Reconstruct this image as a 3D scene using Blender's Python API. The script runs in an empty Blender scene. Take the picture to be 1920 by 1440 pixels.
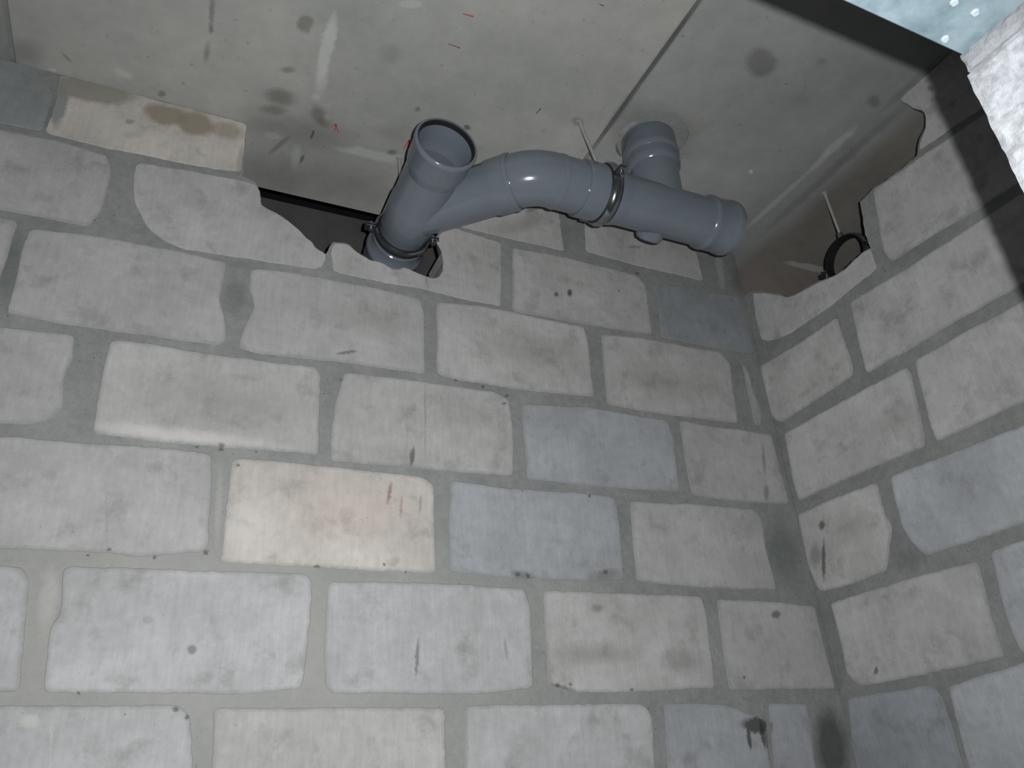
import bpy, bmesh, math, random
from mathutils import Vector, Matrix, noise
random.seed(7)
SC = bpy.context.scene
COL = SC.collection

# ---------------------------------------------------------------- measured data (metres; corner of the two walls = origin,
# back wall is the plane y = 0, right wall the plane x = 0, one block course = 0.2 m)
CAM = (-1.3454, -1.2776, -0.1177)
RIGHT = (0.909479, -0.411089, -0.062075)
DOWN = (0.139543, 0.442486, -0.885852)
FWD = (0.391632, 0.797001, 0.459797)
FOC = 1420.94
H = 1.1573
BLOCKS_BACK = [
 (-1, [(-1.5678, 0.0116), (-1.2898, 0.0048), (-1.2712, -0.012), (-1.2594, -0.0849), (-1.251, -0.1537), (-1.5394, -0.134)], 'n'),
 (-1, [(-1.242, -0.0007), (-0.8814, -0.0084), (-0.8827, -0.1826), (-1.2281, -0.1555)], 'w'),
 (-1, [(-0.8455, -0.006), (-0.4951, -0.0109), (-0.4787, -0.0313), (-0.4955, -0.2089), (-0.852, -0.185)], 'n'),
 (-1, [(-0.4479, -0.012), (-0.3055, -0.0173), (-0.2577, -0.0358), (-0.2117, -0.0439), (-0.2378, -0.2246), (-0.4659, -0.2112)], 'b'),
 (-1, [(-0.1977, -0.0179), (-0.0971, -0.0202), (-0.1112, -0.1386), (-0.122, -0.2334), (-0.229, -0.2253)], 'b'),
 (0, [(-1.6442, 0.1952), (-1.5241, 0.1955), (-1.5088, 0.1785), (-1.5044, 0.1299), (-1.4981, 0.0796), (-1.4921, 0.0312), (-1.4991, 0.0259), (-1.6087, 0.0267)], 'n'),
 (0, [(-1.472, 0.1979), (-1.3417, 0.2005), (-1.1239, 0.2022), (-1.1101, 0.1896), (-1.1092, 0.1296), (-1.1116, 0.0722), (-1.1144, 0.025), (-1.2027, 0.0175), (-1.3168, 0.0212), (-1.4655, 0.024), (-1.4715, 0.1121), (-1.4637, 0.1307), (-1.4687, 0.1685)], 'n'),
 (0, [(-1.0848, 0.1905), (-0.9115, 0.1951), (-0.7196, 0.1914), (-0.7101, 0.1462), (-0.7175, 0.0185), (-0.8187, 0.0109), (-1.0711, 0.0165), (-1.0817, 0.0284), (-1.0844, 0.1133)], 'n'),
 (0, [(-0.6833, 0.1886), (-0.4926, 0.1896), (-0.318, 0.1886), (-0.3134, 0.1543), (-0.3219, 0.012), (-0.4621, 0.0087), (-0.6333, 0.01), (-0.6875, 0.0251)], 'w'),
 (0, [(-0.2791, 0.1853), (-0.1281, 0.1828), (-0.0111, 0.1767), (-0.0117, 0.1041), (-0.0089, 0.0048), (-0.2891, 0.0076), (-0.2861, 0.0919)], 'g'),
 (1, [(-1.6966, 0.383), (-1.5783, 0.3933), (-1.4993, 0.3938), (-1.3449, 0.3988), (-1.2908, 0.3972), (-1.2851, 0.369), (-1.2757, 0.2427), (-1.2854, 0.2301), (-1.3812, 0.2159), (-1.4185, 0.2213), (-1.5554, 0.2195), (-1.6556, 0.217)], 'g'),
 (1, [(-1.2555, 0.3933), (-1.1453, 0.3953), (-0.9198, 0.3924), (-0.8958, 0.3788), (-0.8942, 0.2845), (-0.8924, 0.2118), (-1.0074, 0.2116), (-1.0983, 0.2131), (-1.2541, 0.2137), (-1.2573, 0.2972)], 'y'),
 (1, [(-0.8615, 0.3905), (-0.8343, 0.3899), (-0.7451, 0.385), (-0.6143, 0.3889), (-0.5006, 0.3895), (-0.4926, 0.3555), (-0.5007, 0.2176), (-0.5749, 0.2096), (-0.7455, 0.2101), (-0.8691, 0.2157), (-0.8668, 0.3065)], 'b'),
 (1, [(-0.4599, 0.3812), (-0.2958, 0.3899), (-0.1242, 0.3898), (-0.1089, 0.3658), (-0.1152, 0.3038), (-0.1103, 0.2084), (-0.3073, 0.2063), (-0.4701, 0.2135), (-0.4657, 0.3119)], 'g'),
 (2, [(-1.7152, 0.5699), (-1.6318, 0.5806), (-1.5276, 0.5845), (-1.5216, 0.5424), (-1.5268, 0.5115), (-1.5185, 0.4499), (-1.5317, 0.4293), (-1.5547, 0.417), (-1.6824, 0.4047)], 'g'),
 (2, [(-1.4732, 0.5844), (-1.4461, 0.5895), (-1.2807, 0.5871), (-1.1287, 0.5909), (-1.1161, 0.5793), (-1.1142, 0.4907), (-1.112, 0.4141), (-1.2188, 0.4122), (-1.3707, 0.4092), (-1.4701, 0.4103), (-1.4737, 0.5002)], 'w'),
 (2, [(-1.073, 0.5887), (-0.9947, 0.5934), (-0.7559, 0.5945), (-0.7264, 0.5803), (-0.7224, 0.4959), (-0.7283, 0.4111), (-0.9092, 0.4073), (-1.0926, 0.406), (-1.0881, 0.5161)], 'w'),
 (2, [(-0.6984, 0.5756), (-0.5398, 0.5907), (-0.3294, 0.5865), (-0.3196, 0.545), (-0.3265, 0.4142), (-0.524, 0.4074), (-0.6992, 0.4082), (-0.6978, 0.487)], 'b'),
 (2, [(-0.2927, 0.5914), (-0.2075, 0.5888), (-0.0171, 0.5905), (-0.0171, 0.5257), (-0.0136, 0.4141), (-0.1435, 0.4048), (-0.2945, 0.4096), (-0.2957, 0.4955)], 'g'),
 (3, [(-1.6309, 0.7817), (-1.5125, 0.7939), (-1.3874, 0.7938), (-1.3056, 0.7895), (-1.3057, 0.7547), (-1.3108, 0.7051), (-1.294, 0.6617), (-1.2889, 0.6215), (-1.2982, 0.6062), (-1.3979, 0.6052), (-1.545, 0.6021), (-1.6289, 0.6089), (-1.6289, 0.6672), (-1.6344, 0.7323)], 'g'),
 (3, [(-1.2622, 0.7864), (-1.1718, 0.7968), (-0.9865, 0.7965), (-0.9192, 0.7914), (-0.9101, 0.7598), (-0.9103, 0.612), (-1.0688, 0.6105), (-1.2358, 0.6018), (-1.2692, 0.6093), (-1.2611, 0.6509), (-1.2476, 0.7009), (-1.26, 0.7407)], 'g'),
 (3, [(-0.8812, 0.7902), (-0.7821, 0.8047), (-0.5209, 0.8017), (-0.5143, 0.7625), (-0.5171, 0.6202), (-0.6681, 0.6104), (-0.8383, 0.6102), (-0.8854, 0.6173), (-0.8826, 0.7062)], 'w'),
 (3, [(-0.4747, 0.7917), (-0.3665, 0.8007), (-0.1256, 0.8041), (-0.0998, 0.7776), (-0.117, 0.6076), (-0.3267, 0.6004), (-0.4834, 0.6053), (-0.4823, 0.6838)], 'w'),
 (3, [(-0.0596, 0.7814), (-0.0457, 0.7682), (-0.0423, 0.703), (-0.0342, 0.6447), (-0.0436, 0.6101), (-0.0636, 0.6103), (-0.0626, 0.6776)], 'g'),
 (4, [(-1.8402, 0.997), (-1.7174, 0.9846), (-1.625, 0.9901), (-1.5433, 0.9809), (-1.528, 0.9483), (-1.5306, 0.8504), (-1.5453, 0.8103), (-1.5833, 0.8105), (-1.6324, 0.8097), (-1.7939, 0.8074)], 'g'),
 (4, [(-1.4916, 0.9808), (-1.4222, 0.9888), (-1.3027, 0.9982), (-1.2701, 0.9972), (-1.2611, 0.9785), (-1.2561, 0.9448), (-1.2236, 0.9335), (-1.1992, 0.9196), (-1.1767, 0.9024), (-1.1627, 0.8856), (-1.1516, 0.8804), (-1.1421, 0.8652), (-1.1189, 0.8563), (-1.1259, 0.8237), (-1.1413, 0.8133), (-1.2543, 0.8087), (-1.313, 0.8053), (-1.3883, 0.801), (-1.422, 0.8121), (-1.4526, 0.835), (-1.4807, 0.8843), (-1.492, 0.9467)], 'ghole'),
 (4, [(-1.1118, 0.8676), (-1.1073, 0.8894), (-1.0841, 0.8942), (-1.0728, 0.8916), (-1.0612, 0.8807), (-1.0428, 0.8716), (-1.0255, 0.8649), (-1.0083, 0.865), (-0.9955, 0.8613), (-0.9815, 0.8536), (-0.9686, 0.854), (-0.9545, 0.8644), (-0.9403, 0.8608), (-0.9224, 0.8554), (-0.9044, 0.8512), (-0.8898, 0.8505), (-0.875, 0.8596), (-0.866, 0.8803), (-0.8674, 0.928), (-0.882, 0.9568), (-0.8663, 0.9851), (-0.8544, 0.9991), (-0.8388, 1.005), (-0.7196, 0.9925), (-0.7305, 0.813), (-0.8194, 0.8133), (-0.9047, 0.8178), (-1.0656, 0.8143), (-1.103, 0.8186)], 'whole'),
 (4, [(-0.6925, 0.9871), (-0.5495, 0.9939), (-0.3432, 0.9895), (-0.3227, 0.968), (-0.3267, 0.8174), (-0.4397, 0.8119), (-0.6517, 0.8068), (-0.7034, 0.8074)], 'w'),
 (4, [(-0.2853, 0.9783), (-0.1356, 0.9858), (-0.0173, 0.9968), (-0.0184, 0.9217), (-0.0088, 0.8219), (-0.1565, 0.8156), (-0.302, 0.8161)], 'B'),
 (5, [(-1.9495, 1.1553), (-1.6939, 1.1553), (-1.6558, 1.1071), (-1.6541, 1.0606), (-1.6556, 1.0048), (-1.7688, 0.9957), (-1.9272, 1.0114)], 'm'),
 (5, [(-1.6544, 1.1553), (-1.5889, 1.1553), (-1.5104, 1.1553), (-1.3044, 1.1553), (-1.3024, 1.0819), (-1.3017, 1.0201), (-1.3752, 1.0087), (-1.4533, 1.0049), (-1.5555, 0.9999), (-1.6508, 1.0024), (-1.6479, 1.056)], 'y'),
 (5, [(-0.8351, 1.1553), (-0.5543, 1.1553), (-0.5505, 1.013), (-0.7047, 1.0106), (-0.8229, 1.0125), (-0.8429, 1.0443)], 'w'),
 (5, [(-0.477, 1.1553), (-0.1323, 1.1553), (-0.131, 1.1036), (-0.1309, 1.0228), (-0.33, 1.0209), (-0.489, 1.0273)], 'w'),
]
BLOCKS_RIGHT = [
 (-1, [(-0.0159, -0.0138), (-0.2153, -0.0133), (-0.2348, -0.0294), (-0.2381, -0.0748), (-0.2359, -0.1526), (-0.2344, -0.2465), (0.0208, -0.2659), (0.0123, -0.144)], 'B'),
 (-1, [(-0.2565, -0.0199), (-0.338, -0.0085), (-0.4107, 0.0015), (-0.6101, 0.0217), (-0.5899, -0.191), (-0.268, -0.2419), (-0.2464, -0.153), (-0.252, -0.0671)], 'b'),
 (0, [(-0.0333, 0.1769), (-0.1852, 0.1803), (-0.3888, 0.1786), (-0.3886, 0.145), (-0.3795, 0.0725), (-0.3804, 0.0128), (-0.3022, 0.0079), (-0.1857, 0.0046), (-0.0559, 0.0024), (-0.0308, 0.0293), (-0.0355, 0.1203)], 'g'),
 (0, [(-0.4188, 0.1852), (-0.4843, 0.1889), (-0.6493, 0.1898), (-0.6272, 0.0453), (-0.4896, 0.0186), (-0.41, 0.0118), (-0.4057, 0.0499), (-0.4098, 0.1167)], 'b'),
 (1, [(-0.0029, 0.3869), (-0.1123, 0.3892), (-0.2347, 0.3841), (-0.2321, 0.3534), (-0.2316, 0.3133), (-0.239, 0.2851), (-0.2165, 0.2451), (-0.1973, 0.2065), (-0.1233, 0.2022), (-0.0122, 0.2034), (0.0042, 0.2622), (0.0028, 0.3173)], 'w'),
 (1, [(-0.2703, 0.383), (-0.3242, 0.3825), (-0.4695, 0.3757), (-0.557, 0.374), (-0.711, 0.3791), (-0.6912, 0.2355), (-0.4848, 0.2151), (-0.2923, 0.2109), (-0.2717, 0.2461), (-0.2615, 0.2817), (-0.2638, 0.3426)], 'b'),
 (2, [(-0.0229, 0.5857), (-0.2193, 0.5851), (-0.3839, 0.5815), (-0.3851, 0.5523), (-0.3712, 0.4278), (-0.3625, 0.4108), (-0.1982, 0.4155), (-0.0138, 0.4145), (-0.0143, 0.4809)], 'g'),
 (2, [(-0.4036, 0.5848), (-0.51, 0.5857), (-0.6392, 0.5836), (-0.7554, 0.592), (-0.7166, 0.423), (-0.5718, 0.4118), (-0.3917, 0.4101), (-0.3904, 0.4426), (-0.3972, 0.5219)], 'g'),
 (3, [(0.0028, 0.7868), (-0.1408, 0.7763), (-0.2589, 0.7783), (-0.2589, 0.7408), (-0.2617, 0.6486), (-0.2541, 0.6269), (-0.1587, 0.621), (-0.0175, 0.6153), (0.0041, 0.6439), (0.0081, 0.7058)], 'w'),
 (3, [(-0.3041, 0.7881), (-0.3189, 0.7902), (-0.4565, 0.7805), (-0.5824, 0.777), (-0.6986, 0.7745), (-0.7815, 0.7701), (-0.7451, 0.6105), (-0.635, 0.6118), (-0.5208, 0.6144), (-0.3951, 0.6121), (-0.289, 0.6143), (-0.2927, 0.6933)], 'g'),
 (4, [(-0.0341, 0.9908), (-0.076, 0.9636), (-0.1159, 0.9312), (-0.1379, 0.909), (-0.1635, 0.9005), (-0.1985, 0.8952), (-0.2405, 0.8878), (-0.2791, 0.8757), (-0.3187, 0.8714), (-0.3447, 0.8773), (-0.3767, 0.8799), (-0.3937, 0.8764), (-0.3927, 0.8232), (-0.2576, 0.813), (-0.1165, 0.8147), (-0.0482, 0.8318), (-0.0236, 0.8506), (-0.0222, 0.9121)], 'ghole'),
 (4, [(-0.4449, 1.0035), (-0.4797, 1.0004), (-0.556, 0.9927), (-0.6477, 0.9818), (-0.7265, 0.9722), (-0.809, 0.9633), (-0.9173, 0.9475), (-0.8694, 0.7868), (-0.6372, 0.7988), (-0.5455, 0.809), (-0.4273, 0.8148), (-0.4192, 0.8521), (-0.4344, 0.9443)], 'g'),
 (5, [(-0.5724, 1.1563), (-0.6598, 1.1563), (-0.7487, 1.1563), (-0.8624, 1.1563), (-0.8358, 0.98), (-0.7317, 0.9856), (-0.648, 0.9992), (-0.5692, 1.0065), (-0.5791, 1.0262), (-0.6001, 1.043), (-0.6095, 1.0648), (-0.6095, 1.0867), (-0.5925, 1.1071), (-0.5868, 1.1258), (-0.576, 1.1468)], 'g'),
]
HOLE_BACK = [
 (-1.3044, 1.1485),
 (-1.2986, 1.0096),
 (-1.2715, 1.001),
 (-1.2624, 0.981),
 (-1.2571, 0.9445),
 (-1.245, 0.937),
 (-1.2236, 0.9335),
 (-1.2015, 0.9218),
 (-1.179, 0.9046),
 (-1.165, 0.8878),
 (-1.1528, 0.8815),
 (-1.1443, 0.866),
 (-1.1278, 0.8594),
 (-1.12, 0.8573),
 (-1.1145, 0.8779),
 (-1.1075, 0.8922),
 (-1.0853, 0.8953),
 (-1.074, 0.8941),
 (-1.0624, 0.8832),
 (-1.0451, 0.8738),
 (-1.0278, 0.8657),
 (-1.0083, 0.8664),
 (-0.9967, 0.8624),
 (-0.9815, 0.855),
 (-0.9698, 0.8551),
 (-0.9545, 0.8658),
 (-0.9403, 0.8622),
 (-0.9224, 0.8568),
 (-0.9044, 0.8526),
 (-0.8898, 0.8519),
 (-0.875, 0.8596),
 (-0.8636, 0.8766),
 (-0.8655, 0.9021),
 (-0.8661, 0.9313),
 (-0.882, 0.9568),
 (-0.8856, 0.9633),
 (-0.8662, 0.9882),
 (-0.8568, 1.0092),
 (-0.8497, 1.0345),
 (-0.8425, 1.0603),
 (-0.8349, 1.1437),
]
HOLE_RIGHT = [
 (-0.0206, 1.003),
 (-0.0601, 0.979),
 (-0.0849, 0.9595),
 (-0.1168, 0.9339),
 (-0.1387, 0.9117),
 (-0.1639, 0.9019),
 (-0.1994, 0.8978),
 (-0.2413, 0.8903),
 (-0.2799, 0.8782),
 (-0.3195, 0.8738),
 (-0.3455, 0.8797),
 (-0.3775, 0.8822),
 (-0.393, 0.8785),
 (-0.3926, 0.9161),
 (-0.401, 0.9709),
 (-0.4068, 1.0006),
 (-0.4478, 1.0073),
 (-0.4805, 1.0028),
 (-0.5226, 0.9998),
 (-0.5614, 1.0),
 (-0.578, 1.0304),
 (-0.5981, 1.0449),
 (-0.6076, 1.0635),
 (-0.6099, 1.0878),
 (-0.5929, 1.1083),
 (-0.5872, 1.127),
 (-0.576, 1.1468),
 (-0.5711, 1.1651),
]
ST_CEIL = [
 ((-1.236, -0.2846, 1.1573), (63.49, -12.09, 0.0), (21.49, 54.18, 0.0), (72, 66, 56), 0.45, 0.3),
 ((-1.2474, -0.1689, 1.1573), (68.94, -11.8, 0.0), (47.19, 120.81, 0.0), (62, 62, 60), 0.4, 0.5),
 ((-1.3971, -0.2481, 1.1573), (184.47, -8.8, 0.0), (8.64, 26.25, 0.0), (62, 62, 60), 0.45, 0.6),
 ((-1.3946, -0.2096, 1.1573), (216.39, -10.4, 0.0), (29.5, 90.64, 0.0), (62, 62, 60), 0.45, 0.5),
 ((-1.3974, -0.1543, 1.1573), (178.12, 3.36, 0.0), (7.64, 38.17, 0.0), (62, 62, 60), 0.4, 0.6),
 ((-0.3562, -0.5356, 1.1573), (19.15, -27.4, 0.0), (17.59, 15.96, 0.0), (62, 62, 60), 0.45, 0.3),
 ((-1.0734, -0.2763, 1.1573), (38.61, -11.14, 0.0), (16.19, 41.24, 0.0), (62, 62, 60), 0.18, 0.5),
 ((-1.2508, -0.0948, 1.1573), (31.99, -1.06, 0.0), (6.26, 45.58, 0.0), (72, 66, 56), 0.5, 0.5),
 ((-1.2576, -0.056, 1.1573), (35.35, -5.49, 0.0), (24.87, 64.63, 0.0), (72, 66, 56), 0.4, 0.5),
 ((-1.1695, -0.076, 1.1573), (53.88, -27.94, 0.0), (26.34, 26.51, 0.0), (72, 66, 56), 0.5, 0.5),
 ((-1.1517, -0.0559, 1.1573), (62.4, -13.25, 0.0), (26.26, 68.62, 0.0), (72, 66, 56), 0.35, 0.5),
 ((-0.9771, -0.1655, 1.1573), (140.31, -45.66, 0.0), (49.28, 128.04, 0.0), (62, 62, 60), 0.5, 0.5),
 ((-0.8599, -0.156, 1.1573), (117.54, -11.93, 0.0), (-10.73, 134.55, 0.0), (72, 66, 56), 0.7, 0.4),
 ((-1.1987, -0.0168, 1.1573), (8.05, -0.27, 0.0), (1.71, 23.78, 0.0), (72, 66, 56), 0.3, 0.8),
 ((-1.1876, -0.2445, 1.1573), (0.9, 12.28, 0.0), (-78.31, 1.28, 0.0), (188, 190, 188), 0.6, 0.3),
 ((-1.1809, -0.1683, 1.1573), (3.54, 23.76, 0.0), (-88.05, 6.35, 0.0), (188, 190, 188), 0.4, 0.5),
 ((-1.1831, -0.121, 1.1573), (101.51, -20.55, 0.0), (36.98, 95.61, 0.0), (188, 190, 188), 0.35, 0.5),
 ((-1.0354, -0.0021, 1.1573), (13.29, -1.67, 0.0), (5.98, 65.55, 0.0), (188, 190, 188), 0.5, 0.35),
 ((-1.2472, 0.0182, 1.1573), (50.48, -1.67, 0.0), (10.26, 87.74, 0.0), (188, 190, 188), 0.3, 0.5),
 ((-1.1894, 0.0667, 1.1573), (96.01, -8.02, 0.0), (3.48, 21.76, 0.0), (188, 190, 188), 0.3, 0.5),
 ((-1.2301, 0.0402, 1.1573), (18.95, -17.54, 0.0), (145.4, 71.48, 0.0), (62, 62, 60), 0.4, 0.5),
 ((-1.1689, -0.0166, 1.1573), (15.91, -62.4, 0.0), (352.64, 39.49, 0.0), (62, 62, 60), 0.7, 0.3),
 ((-1.1765, 0.0654, 1.1573), (16.48, -57.82, 0.0), (283.06, 31.51, 0.0), (62, 62, 60), 0.6, 0.3),
 ((-1.2188, 0.1398, 1.1573), (11.94, 0.14, 0.0), (-0.74, 17.83, 0.0), (72, 66, 56), 0.25, 0.8),
 ((-1.5416, -0.0445, 1.1573), (48.65, 13.85, 0.0), (-26.72, 94.53, 0.0), (188, 190, 188), 0.38, 0.4),
 ((-1.6968, 0.012, 1.1573), (111.18, 8.69, 0.0), (72.16, 184.87, 0.0), (188, 190, 188), 0.5, 0.4),
 ((-1.6668, -0.0051, 1.1573), (126.36, 21.97, 0.0), (37.75, 288.02, 0.0), (188, 190, 188), 0.7, 0.3),
 ((-1.5771, 0.0041, 1.1573), (44.93, 8.26, 0.0), (-2.93, 307.99, 0.0), (188, 190, 188), 0.5, 0.4),
 ((-1.5181, 0.0027, 1.1573), (37.33, 6.23, 0.0), (-12.19, 332.85, 0.0), (188, 190, 188), 0.35, 0.4),
 ((-1.4722, -0.018, 1.1573), (125.68, -4.91, 0.0), (44.3, 114.41, 0.0), (62, 62, 60), 0.5, 0.5),
 ((-1.6401, -0.0459, 1.1573), (71.0, 41.34, 0.0), (-191.44, 167.74, 0.0), (62, 62, 60), 0.35, 0.5),
 ((-1.7121, -0.028, 1.1573), (32.73, 2.88, 0.0), (12.05, 30.67, 0.0), (62, 62, 60), 0.3, 0.7),
 ((-1.068, -0.2837, 1.1573), (15.42, -4.52, 0.0), (7.21, 18.35, 0.0), (140, 142, 140), 0.1, 0.8),
 ((-0.4536, -0.2925, 1.1573), (9.82, -4.87, 0.0), (1.98, 13.11, 0.0), (72, 66, 56), 0.45, 0.45),
 ((-0.3872, -0.3433, 1.1573), (26.09, -19.25, 0.0), (14.03, 36.7, 0.0), (134, 126, 110), 0.3, 0.5),
 ((-0.5298, -0.2549, 1.1573), (22.93, -30.45, 0.0), (33.6, 17.71, 0.0), (134, 126, 110), 0.35, 0.5),
 ((-0.0244, -0.2064, 1.1573), (3.37, -7.56, 0.0), (99.95, 1.52, 0.0), (188, 190, 188), 0.4, 0.4),
 ((-0.0272, -0.4194, 1.1573), (6.37, -17.42, 0.0), (68.41, 1.23, 0.0), (188, 190, 188), 0.42, 0.4),
 ((-0.0235, -0.3556, 1.1573), (9.86, -27.95, 0.0), (91.15, -5.29, 0.0), (188, 190, 188), 0.35, 0.5),
 ((-0.0384, -0.5104, 1.1573), (6.74, -22.63, 0.0), (58.77, -3.24, 0.0), (140, 142, 140), 0.3, 0.5),
 ((0.0294, -0.3463, 1.1573), (1.56, -4.06, 0.0), (64.66, -0.44, 0.0), (62, 62, 60), 0.3, 0.6),
 ((-0.0089, -0.6016, 1.1573), (4.19, -14.25, 0.0), (84.52, 0.9, 0.0), (62, 62, 60), 0.3, 0.6),
 ((-0.0464, -0.548, 1.1573), (43.68, -47.94, 0.0), (19.97, 51.73, 0.0), (72, 66, 56), 0.4, 0.5),
 ((-0.0385, -0.2708, 1.1573), (3.22, -7.58, 0.0), (25.53, 0.55, 0.0), (62, 62, 60), 0.1, 0.7),
 ((0.0123, -0.3975, 1.1573), (5.06, -13.73, 0.0), (37.89, 0.02, 0.0), (62, 62, 60), 0.15, 0.6),
 ((0.1082, -0.2399, 1.1573), (2.03, -8.0, 0.0), (17.49, -5.72, 0.0), (62, 62, 60), 0.2, 0.7),
 ((0.1481, -0.3708, 1.1573), (3.75, -11.49, 0.0), (12.49, -1.69, 0.0), (72, 66, 56), 0.2, 0.7),
 ((-0.1612, -0.271, 1.1573), (150.7, -127.0, 0.0), (47.63, 127.21, 0.0), (188, 190, 188), 0.8, 0.4),
 ((-0.2058, -0.4864, 1.1573), (32.46, -30.46, 0.0), (20.14, 52.15, 0.0), (62, 62, 60), 0.12, 0.6),
 ((-0.2403, -0.5852, 1.1573), (67.77, -66.57, 0.0), (39.37, 100.48, 0.0), (62, 62, 60), 0.25, 0.6),
 ((-1.0656, -0.3965, 1.1573), (44.39, -14.05, 0.0), (42.43, 106.37, 0.0), (188, 190, 188), 0.3, 0.3),
 ((-0.5659, -0.4783, 1.1573), (113.26, 0.64, 0.0), (-1.88, 7.71, 0.0), (62, 62, 60), 0.35, 0.6),
 ((-0.5653, -0.3129, 1.1573), (91.12, 0.45, 0.0), (-4.58, 14.86, 0.0), (62, 62, 60), 0.4, 0.6),
 ((-0.6384, -0.2588, 1.1573), (64.55, -14.46, 0.0), (-4.31, 88.46, 0.0), (72, 66, 56), 0.45, 0.5),
 ((-0.6456, -0.2194, 1.1573), (36.71, -19.51, 0.0), (13.84, 36.32, 0.0), (188, 190, 188), 0.15, 0.8),
 ((-0.3835, -0.4787, 1.1573), (2.32, -1.88, 0.0), (1.99, 5.11, 0.0), (62, 62, 60), 0.06, 0.9),
 ((-1.0517, 0.1062, 1.1573), (8.74, -0.87, 0.0), (0.8, 17.63, 0.0), (72, 66, 56), 0.22, 0.8),
 ((-1.0031, -0.0831, 1.1573), (18.27, -5.42, 0.0), (11.24, 29.51, 0.0), (62, 62, 60), 0.15, 0.7),
 ((-0.9389, -0.3837, 1.1573), (11.71, -0.82, 0.0), (-0.38, 21.12, 0.0), (140, 142, 140), 0.08, 0.8),
 ((0.281, -0.0119, 1.1573), (10.2, -7.9, 0.0), (4.68, 62.54, 0.0), (188, 190, 188), 0.55, 0.3),
 ((-0.9927, -0.027, 1.1573), (80.16, -23.51, 0.0), (42.66, 112.87, 0.0), (40, 70, 55), 0.5, 0.4),
]
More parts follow.
